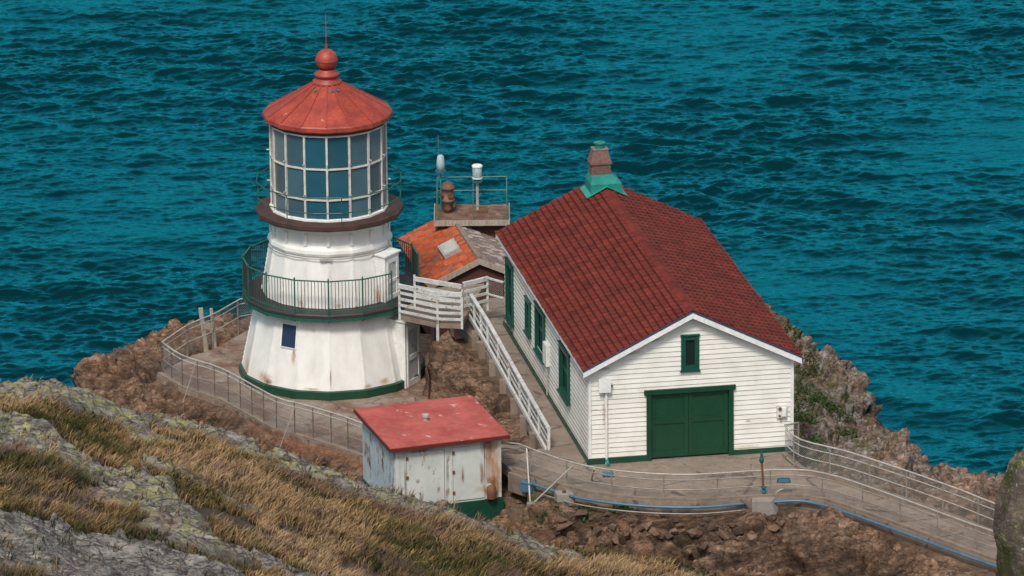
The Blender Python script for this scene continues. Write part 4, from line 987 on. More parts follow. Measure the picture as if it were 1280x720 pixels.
# the body behind the boards, with recesses
b = MB()
b.box(.10, .18, .14, L, -.3, HW)      # backing of the left wall (behind the sashes)
b.box(W-.1, W, .14, L, -.3, HW)
b.box(.02, W-.02, L-.1, L, -.3, HW)
b.box(.0, DOOR[0], .0, .13, -.3, 2.06); b.box(DOOR[1], W, .0, .13, -.3, 2.06)
sl_ = (HR-HW)/(W/2)
b._add([(0, 0, 2.06), (W, 0, 2.06), (W, 0, HW), (W/2, 0, HR), (0, 0, HW), (0, .12, 2.06), (W, .12, 2.06), (W, .12, HW), (W/2, .12, HR), (0, .12, HW)],
       [(5, 6, 7, 8, 9), (0, 5, 9, 4), (1, 2, 7, 6), (0, 1, 6, 5)])
b._add([(0, L-.12, HW), (W, L-.12, HW), (W/2, L-.12, HR), (0, L, HW), (W, L, HW), (W/2, L, HR)], [(0, 1, 2), (5, 4, 3)])
b.build('rear_walls', 'white paint', HS)
b = MB(); b.box(-.035, .05, -.045, -.022, .16, HW-.12); b.box(-.05, -.024, -.045, .07, .16, HW-.12); b.box(W-.06, W+.04, -.045, -.022, .1, HW-.12); b.box(W+.002, W+.04, -.02, .08, .1, HW-.12)
build_each(b, 'corner_board', 'white paint', HS)
b = MB(); b.box(-.07, 1.735, -.075, -.026, -.12, .15); b.box(4.385, W+.05, -.075, -.026, -.12, .12); b.box(-.075, -.026, -.02, L, -.12, .12); build_each(b, 'skirting', 'green paint', HS)
# garage doors
b = MB(); b.box(1.73, 1.875, -.085, .0, -.1, 2.19); b.box(4.245, 4.385, -.085, .0, -.1, 2.19); b.box(1.66, 4.45, -.095, -.003, 2.05, 2.195); b.build('door_frame', 'door green', HS)
mid = 3.03
for (u0, u1) in ((1.88, mid-.006), (mid+.006, 4.24)):
    b = MB(); b.box(u0, u1, .045, .09, .03, 2.045); d = b.build('door_leaf', 'door green', HS)
    b = MB(); s_ = .13
    b.box(u0, u0+s_, .015, .046, .03, 2.045); b.box(u1-s_, u1, .015, .046, .03, 2.045)
    for z0, z1 in ((.03, .22), (1.08, 1.24), (1.91, 2.045)): b.box(u0+s_, u1-s_, .017, .046, z0, z1)
    build_each(b, 'door_rail', 'door green', d)
    if u0 > 2:
        b = MB(); b.bar((u0+.07, .015, 1.12), (u0+.07, -.03, 1.12), .022, 8); b.beam((u0+.04, -.0, 1.24), (u0+.1, -.0, 1.24), .05, .03); b.build('handle', 'dark metal', d)
# gable window
b = MB(); b.box(2.79, 2.93, -.065, .03, 2.74, 3.82); b.box(3.20, 3.34, -.065, .03, 2.74, 3.82); b.box(2.93, 3.20, -.06, .03, 3.68, 3.82); b.box(2.93, 3.20, -.06, .03, 2.74, 2.88)
gw = b.build('gable_window', 'window green', HS); b = MB(); b.box(2.77, 3.36, -.10, -.0, 3.822, 3.86); b.box(2.76, 3.37, -.10, -.0, 2.69, 2.737); build_each(b, 'sill', 'window green', gw)
b = MB(); b.cur = (.012, .022, .022); b.box(2.93, 3.20, .0, .02, 2.88, 3.68); b.build('pane', 'pane glass', gw)
# side windows
for i, (v0, v1, z0, z1) in enumerate(LWIN):
    fw_ = .10; b = MB()
    b.box(-.075, .05, v0-fw_, v0+.02, z0-.08, z1+.1); b.box(-.075, .05, v1-.02, v1+fw_, z0-.08, z1+.1); b.box(-.07, .05, v0+.02, v1-.02, z1-.02, z1+.1); b.box(-.07, .05, v0+.02, v1-.02, z0-.08, z0+.02)
    o = b.build('window', 'window green', HS)
    b = MB(); b.box(-.13, -.0, v0-.14, v1+.14, z0-.125, z0-.083); b.box(-.11, -.0, v0-.12, v1+.12, z1+.103, z1+.135); build_each(b, 'sill', 'window green', o)
    b = MB(); m_ = (z0+z1)/2; b.box(.035, .06, v0+.02, v1-.02, m_-.035, m_+.035)
    if i != 2: b.box(.038, .06, (v0+v1)/2-.03, (v0+v1)/2+.03, z0+.02, z1-.02)
    b.build('sash', 'window green', o)
    b = MB(); b.cur = (.015, .035, .04); b.box(.062, .078, v0+.02, v1-.02, z0+.02, z1-.02); b.build('pane', 'pane glass', o)
# shingled roof
OS, OF = .21, .26
ez = HW-sl_*OS; SL = math.hypot(W/2+OS, HR-ez); ca = (W/2+OS)/SL; sa = (HR-ez)/SL
b = MB()
for s in (0, 1):
    x0 = -OS if s == 0 else W+OS; sg = 1 if s == 0 else -1
    q = lambda t, v, n: (x0+sg*(t*ca-n*sa), v, ez+t*sa+n*ca)
    pts_ = [q(0, -OF, -.06), q(SL, -OF, -.06), q(SL, L+OF, -.06), q(0, L+OF, -.06), q(0, -OF, 0), q(SL, -OF, 0), q(SL, L+OF, 0), q(0, L+OF, 0)]
    b.hexa(pts_ if s == 0 else [pts_[i] for i in (1, 0, 3, 2, 5, 4, 7, 6)])
rf = b.build('roof', 'shed trim', HS)
srng = random.Random(12)
for s in (0, 1):
    b = MB(); x0 = -OS if s == 0 else W+OS; sg = 1 if s == 0 else -1
    q = lambda t, v, n: (x0+sg*(t*ca-n*sa), v, ez+t*sa+n*ca)
    ex = .205; nc = int(SL/ex)+1; tw = .36
    for i in range(nc):
        t0 = i*ex-.03; t1 = min(t0+ex+.05, SL)
        v = -OF-.02-(tw/2 if i % 2 else 0)
        while v < L+OF+.02:
            a0, a1 = max(v, -OF-.02)+.022, min(v+tw, L+OF+.02)-.022
            if a1-a0 > .05:
                f = srng.uniform(.86, 1.12)*(1 if srng.random() > .02 else .75); hue = srng.uniform(-.004, .008)
                b.cur = (.158*f+hue*.3, .0245*f+hue*.5, .0150*f+hue*.4)
                h_ = .07+srng.uniform(-.01, .01); n0, n1 = h_, .006; j = srng.uniform(-.01, .01); dp = .035
                m_ = (a0+a1)/2
                A, B_, C_, D_ = q(t0+j, a0, n0), q(t0+j, a1, n0), q(t1, a1, n1), q(t0+ex+.05 if t1 < SL else t1, a0, n1)
                if s == 1 and t1 < SL:      # dark patch painted on the tab for the shade in its notch
                    cz = lambda t_, v_: (lambda p_: (p_[0], p_[1], p_[2]+.004))(q(t_, v_, n0+(n1-n0)*(t_-t0)/(t1-t0)))
                    ta, tb_ = t0+ex*.30, t0+ex*.78; ck = b.cur; b.cur = tuple(x*.36 for x in ck); b.poly(cz(ta, a0+.01), cz(ta, a0+.13), cz(tb_, a0+.13), cz(tb_, a0+.01)); b.cur = ck
                bt = (t0+ex-.012-t0)/(t1-t0); bd = lambda P0, P1, f_: tuple(P0[i]+(P1[i]-P0[i])*f_ for i in range(3))
                if t1 < SL:      # course shadow painted as a dark line along the exposed top
                    e0, e1 = (t0+ex-.055-t0)/(t1-t0), 1.0
                    up = .003; nv = q(0, 0, up); n0_ = q(0, 0, 0); dn_ = tuple(nv[i]-n0_[i] for i in range(3)); ad = lambda P_: tuple(P_[i]+dn_[i] for i in range(3))
                    Q4 = [ad(bd(A, D_, e0)), ad(D_), ad(C_), ad(bd(B_, C_, e0))]; ck = b.cur; b.cur = tuple(x*.5 for x in ck); b.poly(*(Q4 if s == 0 else Q4[::-1])); b.cur = ck
                if s == 0:
                    b.poly(A, D_, C_, B_); ck = b.cur; b.cur = (.028, .010, .008); b.poly(q(t0+j, a0, 0), A, B_, q(t0+j, a1, 0)); b.cur = ck; b.poly(q(t0+j, a0, 0), q(t1, a0, 0), D_, A); b.poly(q(t1, a1, 0), q(t0+j, a1, 0), B_, C_)  # butt edge coloured dark to give the shadow under each course
                else:
                    b.poly(A, B_, C_, D_); ck = b.cur; b.cur = (.028, .010, .008); b.poly(q(t0+j, a1, 0), B_, A, q(t0+j, a0, 0)); b.cur = ck; b.poly(A, D_, q(t1, a0, 0), q(t0+j, a0, 0)); b.poly(C_, B_, q(t0+j, a1, 0), q(t1, a1, 0))  # butt edge again with its shade put into the colour
            v += tw
    b.build('shingles', 'shingle', rf)
b = MB(); b.cur = (.20, .035, .03)
for k in range(62):
    v0 = -OF+k*(L+2*OF)/62; v1 = v0+(L+2*OF)/62-.012; f = srng.uniform(.8, 1.15); b.cur = (.158*f, .0245*f, .0155*f); z = HR+.035
    for sg in (-1, 1):
        p = [(W/2, v0, z+.012), (W/2, v1, z+.012), (W/2+sg*.14, v1, z-.05), (W/2+sg*.14, v0, z-.05)]; b.poly(*(p if sg < 0 else p[::-1]))
b.build('ridge_cap', 'shingle', rf)
for vv, nm in ((-OF, 0), (L+OF, 1)):
    b = MB(); b2 = MB(); d0, d1 = (vv-.035, vv-.002) if nm == 0 else (vv+.002, vv+.035)
    for s in (0, 1):
        x0 = -OS-.02 if s == 0 else W+OS+.02; xm = W/2
        zt = lambda x: ez-.03+((x+OS) if s == 0 else (W+OS-x))*sl_
        for bb, up0, up1, e in ((b, -.17, -.0, 0), (b2, .003, .05, .01)):
            p = [(x0, d0-e, zt(x0)+up0), (xm, d0-e, zt(xm)+up0), (xm, d1, zt(xm)+up0), (x0, d1, zt(x0)+up0), (x0, d0-e, zt(x0)+up1), (xm, d0-e, zt(xm)+up1), (xm, d1, zt(xm)+up1), (x0, d1, zt(x0)+up1)]
            bb.hexa(p if s == 0 else [p[i] for i in (1, 0, 3, 2, 5, 4, 7, 6)])
    o = b.build('barge_board', 'barge white', rf); b2.build('edge_trim', 'blue trim', rf)
b = MB(); b.box(-OS-.02, -OS+.012, -OF, L+OF, ez-.13, ez-.03); b.box(W+OS-.012, W+OS+.02, -OF, L+OF, ez-.13, ez-.03); build_each(b, 'eave_board', 'barge white', rf)
b = MB(); b.box(-OS+.014, -.03, -OF, L+OF, ez-.12, ez-.09); b.box(W+.03, W+OS-.014, -OF, L+OF, ez-.12, ez-.09); b.box(-.028, W+.028, -OF, -.03, HW-.02, HW-.015) if False else None; build_each(b, 'soffit', 'white paint', rf)
# chimney on its sheet-metal saddle
ch = MB(); v0, v1 = 12.95, 13.95; zr = lambda u: HR-abs(u-W/2)*sl_-.02
ch._add([(2.60, v0, zr(2.6)), (3.1, v0, zr(3.1)), (3.60, v0, zr(3.6)), (3.60, v0, 4.80), (2.60, v0, 4.80), (2.60, v1, zr(2.6)), (3.60, v1, zr(3.6)), (3.60, v1, 4.80), (2.60, v1, 4.80), (2.70, 13.28, 5.02), (3.34, 13.28, 5.02), (3.34, v1-.1, 5.02), (2.70, v1-.1, 5.02)],
        [(0, 1, 2, 3, 4), (5, 0, 4, 8), (2, 6, 7, 3), (6, 5, 8, 7), (4, 3, 10, 9), (3, 7, 11, 10), (7, 8, 12, 11), (8, 4, 9, 12), (9, 10, 11, 12)])
cs = ch.build('chimney', 'teal green', HS)
b = MB()
for s in (-1, 1):
    n_ = 1 if s < 0 else 0; u0, u1 = W/2+s*.50, W/2+s*.66
    for va, vb in ((v0-.1, v1+.08),):
        p = [(u0, va, zr(u0)+.115), (u1, va, zr(u1)+.115), (u1, vb, zr(u1)+.115), (u0, vb, zr(u0)+.115)]; p2 = [(x, y, z+.018) for x, y, z in p]; b.hexa((p+p2) if s > 0 else [(p+p2)[i] for i in (1, 0, 3, 2, 5, 4, 7, 6)])
    p = [(W/2, v0-.13, HR+.115), (u1, v0-.13, zr(u1)+.116), (u1, v0-.01, zr(u1)+.116), (W/2, v0-.01, HR+.115)]; p2 = [(x, y, z+.016) for x, y, z in p]; b.hexa((p+p2) if s > 0 else [(p+p2)[i] for i in (1, 0, 3, 2, 5, 4, 7, 6)])
b.build('flashing', 'teal pale', cs)
b = MB(); rr_ = random.Random(5)
cu0, cu1, cv0, cv1 = 2.70, 3.30, 13.30, 13.82
b.box(cu0, cu1, cv0, cv1, 4.9, 5.36); b.box(cu0-.05, cu1+.05, cv0-.05, cv1+.05, 5.36, 5.42)
b.hexa([(cu0-.03, cv0-.03, 5.42), (cu1+.03, cv0-.03, 5.42), (cu1+.03, cv1+.03, 5.42), (cu0-.03, cv1+.03, 5.42), (cu0+.07, cv0+.07, 5.80), (cu1-.07, cv0+.07, 5.80), (cu1-.07, cv1-.07, 5.80), (cu0+.07, cv1-.07, 5.80)])
br = b.build('brick_stack', 'brick', cs); b = MB()
for i in range(7):      # courses standing a little proud
    z = 4.94+i*.058
    for k in range(4):
        u = cu0+.02+k*.142+(i % 2)*.05; b.box(u, u+.118, cv0-.006-rr_.random()*.006, cv0+.01, z, z+.045)
        v = cv0+.02+k*.125; b.box(cu0-.006-rr_.random()*.006, cu0+.01, v, v+.105, z, z+.045)
b.build('brickwork', 'brick', br)
b = MB(); b.box(cu0+.05, cu1-.05, cv0+.05, cv1-.05, 5.802, 5.84); b.build('stack_cap', 'rim concrete', cs)
b = MB(); b.lathe([(.155, 5.83), (.155, 5.98), (.185, 5.985), (.185, 6.02), (.03, 6.04)], 16, cap=(False, True), cx=3.0, cy=13.56); b.build('flue', 'teal green', cs)
# electric box and conduit
eb = tag(empty('meter_box', tuple(hp(.44, -.04, 2.3)), PSI), 'white electric box and conduit on the house front, left of the green doors', 'electric box')
b = MB(); b.box(-.17, .17, -.13, .03, -.03, .36); b.build('box', 'box white', eb); b = MB(); b.box(-.185, .185, -.15, -.132, -.05, .38); b.build('cover', 'barge white', eb)
b = MB(); b.bar((.06, -.05, -.04), (.06, -.05, -2.35), .035, 8); b.build('conduit', 'white paint', eb)
b = MB(); b.bar((.2, -.04, .12), (.26, -.04, .12), .03, 8); b.build('socket', 'rust', eb)
wl = tag(empty('wall_lamp', tuple(hp(5.86, -.04, 1.05)), PSI), 'white wall mounted lamp box with rust streaks, right of the green doors', 'wall lamp')
b = MB(); b.box(-.15, .16, -.06, .03, .0, .40); b.build('back_plate', 'box white', wl); b = MB(); b.box(-.0, .12, -.13, -.062, .07, .34); b.build('housing', 'barge white', wl); b = MB(); b.bar((-.06, -.065, .3), (-.06, -.10, .3), .05, 8); b.bar((-.07, -.065, .08), (-.07, -.1, .08), .035, 8); build_each(b, 'fixing', 'rust', wl)
vb = tag(empty('wall_cabinet', tuple(hp(-.04, 6.55, 1.0)), PSI), 'small white cabinet with a pipe on the side wall of the house', 'cabinet')
b = MB(); b.box(-.10, .03, -.28, .28, .05, .72); b.build('box', 'box white', vb); b = MB(); b.bar((-.05, -.15, .05), (-.05, -.15, -.9), .025, 8); b.build('pipe', 'galvanised pale', vb)

# ------------------------------------------------------------------ red roofed shed
SP = R_(18.87); SF = np.array([2.20, -17.91, 3.4]); SW, SD = 3.71, 3.5
SH = tag(empty('shed', (SF[0], SF[1], 1.12), SP), 'small shed with peeling white walls and a flat sloping red roof', 'shed')
zf, zb = 3.4-1.12, 3.56-1.12; th = .10; fo, so_ = .16, .22
w0, w1, d0, d1 = so_-.02, SW-so_+.02, fo+.05, SD-.2
zt = lambda d: zf-th+(zb-zf)*d/SD
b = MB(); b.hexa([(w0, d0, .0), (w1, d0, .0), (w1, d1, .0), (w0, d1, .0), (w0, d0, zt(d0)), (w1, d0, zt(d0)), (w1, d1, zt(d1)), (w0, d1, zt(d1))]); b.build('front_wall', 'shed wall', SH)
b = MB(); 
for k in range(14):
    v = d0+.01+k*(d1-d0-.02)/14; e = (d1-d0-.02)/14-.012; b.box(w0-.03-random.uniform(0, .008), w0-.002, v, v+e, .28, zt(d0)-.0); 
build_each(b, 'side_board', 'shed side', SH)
b = MB(); b.box(w0-.05, w1+.05, d0-.05, d0-.002, -.6, .27); b.box(w0-.05, w0-.002, d0, d1, -.6, .27); b.box(w1+.002, w1+.05, d0, d1, -.6, .27); b.build('skirting', 'green paint', SH)
def q8(x0, x1, y0, y1, e0, e1): return [(x0, y0, zt(y0)+e0), (x1, y0, zt(y0)+e0), (x1, y1, zt(y1)+e0), (x0, y1, zt(y1)+e0), (x0, y0, zt(y0)+e1), (x1, y0, zt(y0)+e1), (x1, y1, zt(y1)+e1), (x0, y1, zt(y1)+e1)]
b = MB(); b.hexa(q8(0, SW, 0, SD, .03, .1)); sr = b.build('roof', 'shed roof red', SH)
b = MB(); b.hexa(q8(.02, SW-.02, .02, SD-.02, -.02, .028)); b.hexa(q8(-.02, SW+.02, -.025, -.003, -.02, .085)); b.hexa(q8(-.025, -.003, -.002, SD+.02, -.02, .085)); b.hexa(q8(SW+.003, SW+.025, -.002, SD, -.02, .085)); b.build('roof_edge', 'shed trim', sr)
b = MB(); b.lathe([(.07, .0), (.07, .12), (.11, .125), (.11, .2), (.02, .22)], 14, cap=(False, True)); b.build('roof_vent', 'galvanised pale', sr, loc=(1.72, 1.9, zt(1.9)+.095))
for i, (x0, x1) in enumerate(((.55, 1.72), (2.0, 2.98))):
    b = MB(); b.box(x0, x1, d0-.026, d0-.013, .34, 2.0); d = b.build('door', 'shed wall', SH)
    b = MB(); y0, y1 = d0-.04, d0-.002
    b.box(x0-.065, x0-.018, y0, y1, .3, 2.065); b.box(x1+.018, x1+.065, y0, y1, .3, 2.065); b.box(x0-.017, x1+.017, y0, y1, 2.018, 2.065); build_each(b, 'frame', 'shed wall', d)
    b = MB(); b.box(x0-.06, x1+.06, d0-.012, d0-.001, .32, 2.06); b.build('joint', 'rust', d)
    b = MB()
    for z in (.55, 1.2, 1.8): b.box(x0-.03, x0+.05, d0-.055, d0-.041, z, z+.1)
    build_each(b, 'hinge', 'rust', d)
b = MB(); b.box(w0, w0+.13, d0-.03, d0-.002, .3, zt(d0)-.02); b.box(w1-.13, w1, d0-.03, d0-.002, .3, zt(d0)-.02); b.box(w0+.132, w1-.132, d0-.028, d0-.002, zt(d0)-.17, zt(d0)-.02); build_each(b, 'wall_trim', 'shed wall', SH)
fl = tag(empty('vent_pipe', (SF[0]+math.cos(SP)*3.12-math.sin(SP)*(d0), SF[1]+math.sin(SP)*3.12+math.cos(SP)*d0, 1.75), SP), 'rusty round outlet low on the front wall of the red roofed shed', 'vent pipe')
b = MB(); b.bar((0, .04, 0), (0, -.12, 0), .13, 14); b.build('flange', 'galvanised pale', fl); b = MB(); b.lathe([(.13, -.30), (.15, -.1), (.14, .06), (.02, .12)], 14, cap=(False, True)); b.build('hood', 'rust', fl, True, loc=(0.03, -.15, 0))

# ------------------------------------------------------------------ tiled building behind
BP = R_(11); BO = np.array(aty(599, 324, 3.4)); HB2, RISE, BL = 1.75, .80, 5.4
OB = tag(empty('tiled_building', (BO[0], BO[1], BO[2]-2.9), BP), 'low building behind the lighthouse with an orange clay tile roof and skylight', 'building')
rz_ = 2.9
b = MB(); b._add([(-HB2+.2, .12, 0), (HB2-.2, .12, 0), (HB2-.2, .12, rz_-RISE+.02), (0, .12, rz_-.08), (-HB2+.2, .12, rz_-RISE+.02), (-HB2+.2, BL-.1, 0), (HB2-.2, BL-.1, 0), (HB2-.2, BL-.1, rz_-RISE+.02), (0, BL-.1, rz_-.08), (-HB2+.2, BL-.1, rz_-RISE+.02)],
                 [(0, 1, 2, 3, 4), (9, 8, 7, 6, 5), (0, 4, 9, 5), (1, 6, 7, 2)]); b.build('wall', 'brick dark', OB)
b = MB(); S2 = math.hypot(HB2, RISE); c2, s2 = HB2/S2, RISE/S2
for sg in (-1, 1):
    q = lambda t, v, n: (sg*(t*c2+n*s2), v, rz_-t*s2+n*c2); p = [q(0, 0, -.07), q(S2, 0, -.07), q(S2, BL, -.07), q(0, BL, -.07), q(0, 0, -.01), q(S2, 0, -.01), q(S2, BL, -.01), q(0, BL, -.01)]
    b.hexa(p if sg > 0 else [p[i] for i in (1, 0, 3, 2, 5, 4, 7, 6)])
orf = b.build('roof', 'rust', OB)
for sg, base, nm in ((-1, (.43, .090, .032), 'clay_tiles'), (1, (.20, .15, .135), 'weathered_tiles')):
    b = MB(); q = lambda t, v, n: (sg*(t*c2+n*s2), v, rz_-t*s2+n*c2); tw, te = .20, .26
    for i in range(int(S2/te)+1):
        for k in range(int(BL/tw)):
            f = srng.uniform(.72, 1.15); cc = base
            worn = srng.random() < (.2 if sg < 0 else .35)
            if worn: cc = (.26, .10, .065) if sg < 0 else (.34, .29, .26)
            b.cur = tuple(x*f for x in cc); t0, t1 = i*te, min((i+1)*te+.03, S2+.03); v0 = k*tw
            arc = [(v0+tw*j/6, .018+.055*math.sin(math.pi*j/6)) for j in range(7)]
            for j in range(6):
                (va, na), (vb, nb) = arc[j], arc[j+1]; p = [q(t0, va, na-.012), q(t0, vb, nb-.012), q(t1, vb, nb+.012), q(t1, va, na+.012)]; b.poly(*(p if sg < 0 else p[::-1]))
                p = [q(t1, va, -.01), q(t1, va, na+.012), q(t1, vb, nb+.012), q(t1, vb, -.01)]; b.poly(*p)
    o = b.build(nm, 'clay tile', orf)
    if sg > 0: o['label'] = 'weathered grey tiles of the far slope'
b = MB(); rg = [(0, v, rz_+.05) for v in (0, BL)]; b.beam((0, 0, rz_+.05), (0, BL, rz_+.05), .16, .09); b.build('ridge', 'rim concrete', orf)
b = MB()
for sg in (-1, 1):
    p = [(0, -.04, rz_-.17), (sg*HB2, -.04, rz_-RISE-.17), (sg*HB2, -.005, rz_-RISE-.17), (0, -.005, rz_-.17), (0, -.04, rz_+.03), (sg*HB2, -.04, rz_-RISE+.03), (sg*HB2, -.005, rz_-RISE+.03), (0, -.005, rz_+.03)]
    b.hexa(p if sg > 0 else [p[i] for i in (1, 0, 3, 2, 5, 4, 7, 6)])
b.build('barge_board', 'driftwood', orf)
b = MB(); q = lambda t, v, n: (-(t*c2+n*s2), v, rz_-t*s2+n*c2)
b.hexa([q(.95, 1.3, .03), q(.35, 1.3, .03), q(.35, 2.45, .03), q(.95, 2.45, .03), q(.95, 1.3, .2), q(.35, 1.3, .2), q(.35, 2.45, .2), q(.95, 2.45, .2)]); sk = b.build('skylight', 'galvanised pale', orf)
b = MB(); b.hexa([q(.88, 1.37, .202), q(.42, 1.37, .202), q(.42, 2.38, .202), q(.88, 2.38, .202), q(.88, 1.37, .215), q(.42, 1.37, .215), q(.42, 2.38, .215), q(.88, 2.38, .215)]); b.build('skylight_glass', 'skylight', sk)
# lamp platform beyond the roof
PF = np.array(aty(543.5, 277, 7.2)); PR = np.array(aty(636, 275.5, 7.2)); PLW = float(np.hypot(*(PR-PF)[:2])); PA = math.atan2((PR-PF)[1], (PR-PF)[0])
pzf = float((PF[2]+PR[2])/2)
TW = tag(empty('lamp_platform', (PF[0], PF[1], pzf), PA), 'rusty flat concrete platform with a green pipe rail above the tiled roof', 'platform')
b = MB(); b.box(0, PLW, 0, 2.0, -.12, .0); b.build('deck', 'rusty deck', TW)
b = MB(); b.box(-.03, PLW+.03, -.035, -.003, -.16, .03); b.box(-.035, -.003, -.002, 2.03, -.16, .03); b.box(PLW+.003, PLW+.035, -.002, 2.03, -.16, .03); build_each(b, 'edge_beam', 'driftwood', TW)
for x, y in ((.25, .2), (PLW-.25, .2), (.25, 1.8), (PLW-.25, 1.8)):
    b = MB(); b.box(x-.08, x+.08, y-.08, y+.08, -4.2, -.122); b.build('leg', 'dark metal', TW)
b = MB(); b.box(.10, PLW-.1, .3, 1.85, -1.5, -.125); b.build('plinth', 'brick dark', TW)
pp = [(.08, .06), (.08, 1.9), (PLW*.52, .06), (PLW*.52, 1.94), (PLW-.06, .06), (PLW-.06, 1.94)]
for x, y in pp:
    b = MB(); b.bar((x, y, -.1), (x, y, .98), .022, 7); b.build('rail_post', 'rail dull', TW)
b = MB()
for z in (.97, .5):
    b.bar((.08, .06, z), (.08, 1.9, z), .018, 6); b.bar((PLW-.06, .06, z), (PLW-.06, 1.94, z), .018, 6); b.bar((.08, 1.92, z), (PLW-.06, 1.92, z), .018, 6)
    if z < .9: b.bar((PLW*.52, .06, z), (PLW-.06, .06, z), .018, 6)
build_each(b, 'rail', 'rail dull', TW)
ux, uy = math.cos(PA), math.sin(PA)
def on_pf(px, py, v): # a spot of the deck
    d_ = PF+np.array([-uy, ux, 0])*v; p = aty(px, py, d_[1]+0.0); return (p[0], d_[1], pzf)
q = on_pf(560, 258, 1.15)
hn = tag(empty('fog_horn', q, PA), 'rusty red and white mottled round fog signal drum on the left of the platform', 'fog signal')
b = MB(); b.lathe([(.16, 0), (.20, .04), (.20, .36), (.24, .38), (.24, .44), (.2, .46), (.2, .78), (.24, .80), (.24, .86), (.19, .9), (.16, 1.0), (.05, 1.06)], 16, cap=(False, True)); b.build('drum', 'rusty deck', hn, True)
for z, a in ((.2, 0), (.62, 20), (.6, -60), (.2, 80)):
    b = MB(); n_ = Vector((math.sin(R_(a)), -math.cos(R_(a)), 0)); b.bar(n_*.17+Vector((0, 0, z)), n_*.26+Vector((0, 0, z)), .06, 10, .10); b.build('horn_mouth', 'rust', hn)
q = on_pf(551.5, 262, 1.4)
bc = tag(empty('beacon', q, PA), 'clear glass beacon dome on the thin left hand mast of the lamp platform', 'beacon')
b = MB(); b.bar((0, 0, 0), (0, 0, 1.28), .03, 8); b.build('mast', 'teal pale', bc)
b = MB(); b.lathe([(.10, 1.26), (.18, 1.28), (.18, 1.36), (.15, 1.37)], 16, cap=(True, True)); b.build('base', 'fitting blue', bc); b = MB(); b.lathe([(.145, 1.375), (.14, 1.6), (.11, 1.86), (.06, 1.9)], 16, cap=(True, True)); b.build('lens', 'lamp glass', bc, True)
b = MB(); b.bar((-.07, 0, .9), (-.07, 0, 2.6), .006, 5); b.build('whip_aerial', 'galvanised', bc)
q = on_pf(597, 258, 1.1)
bc = tag(empty('beacon', q, PA), 'white drum beacon on the tall right hand pole of the lamp platform', 'beacon')
b = MB(); b.bar((0, 0, 0), (0, 0, 1.02), .05, 10); b.build('mast', 'galvanised pale', bc); b = MB(); b.box(-.3, .34, -.2, .25, .0, .07); b.build('foot_plate', 'rust', bc)
b = MB(); b.lathe([(.07, 1.0), (.17, 1.03), (.17, 1.09), (.08, 1.1), (.08, 1.16)], 16, cap=(True, True)); b.build('base', 'fitting blue', bc)
b = MB(); b.lathe([(.15, 1.20), (.16, 1.22), (.16, 1.54), (.15, 1.56)], 18, cap=(True, True)); ln = b.build('lens', 'lamp glass', bc, True)
b = MB(); b.lathe([(.18, 1.56), (.18, 1.60), (.15, 1.63)], 18, cap=(True, True)); b.lathe([(.175, 1.16), (.175, 1.20)], 18, cap=(True, True)); build_each(b, 'lens_cap', 'barge white', ln)
b = MB(); b.beam((-.15, 0, .62), (.15, 0, .62), .03, .03); b.bar((-.15, 0, .58), (-.15, 0, .68), .02, 6); b.build('bracket', 'fitting blue', bc)

# ------------------------------------------------------------------ fences of pipe
def pipe_fence(name, label, pts, h, rails, posts, mat_rail, mat_post, rr=.02, pr_=.02, mesh=None, below=.1):
    T = tag(empty(name, (0, 0, 0)), label, 'fence'); pts = [np.array(p, float) for p in pts]
    cum = np.r_[0, np.cumsum([np.linalg.norm(b_-a_) for a_, b_ in zip(pts[:-1], pts[1:])])]
    at = lambda s: np.array([np.interp(s, cum, [p[k] for p in pts]) for k in range(3)])
    n = max(4, int(cum[-1]/.5)); ln = [at(cum[-1]*i/n) for i in range(n+1)]
    for f in rails:
        b = MB(); b.tube([p+[0, 0, h*f[0]] for p in ln], f[1] if len(f) > 1 else rr, 7); b.build('rail', f[2] if len(f) > 2 else mat_rail, T, True)
    for s in (posts if hasattr(posts, '__len__') else np.linspace(0, cum[-1], int(round(cum[-1]/posts))+1)):
        p = at(s); b = MB(); b.bar(p-[0, 0, below], p+[0, 0, h], pr_, 7); b.build('post', mat_post, T)
    if mesh: mesh_sheet(T, ln, .06, h*.97)
    return T, at, cum[-1]
tf = inset(T_front, .10); tf[0] = tf[0]+np.array([.1, 0, 0])
FT, fat, flen = pipe_fence('pipe_fence', 'grey pipe fence along the front edge of the terrace round the lighthouse, with wire netting', smooth_line(tf[:7], 5)+[tf[8]], 1.08, [(1.0, .028, 'galvanised pale'), (.86, .02, 'galvanised pale'), (.46, .016)], .78, 'galvanised', 'rail post dark', mesh=True)
for px, py, fx, fy in ((276-30, 461, 225, 512), (370, 506, 346, 568)):
    s_ = min(np.linspace(0, flen, 200), key=lambda s: abs(640+FPX*((fat(s)-CAM)@_r2)/((fat(s)-CAM)@_fw)-px)); a = fat(s_)+[0, 0, .95]; g = ground(fx, fy); b = MB(); b.bar(a, g+[0, 0, -.1], .015, 7); b.build('brace', 'galvanised', FT)
tb = [tf[0]]+[atz(x, y, 0) for x, y in [(236, 445), (270, 431), (304, 411)]]+[np.array([-1.6, 5.0, 0]), np.array([.8, 4.75, 0])]
pipe_fence('pipe_fence', 'pipe fence on the seaward edge of the terrace, left of the lighthouse', tb, 1.08, [(1.0, .026), (.84, .018), (.45, .018)], [0.05, 1.9, 3.3, 5.0, 7, 8.9], 'galvanised pale', 'galvanised', pr_=.03, mesh=True)
fe = inset(front_edge, .20)
pf_pts = [np.array([1.9, -8.6, .1]), np.array([3.6, -10.5, .75]), np.array(atz(612, 590, 1.95)), np.array(atz(640, 583, PZ))]+smooth_line(fe[1:], 4)
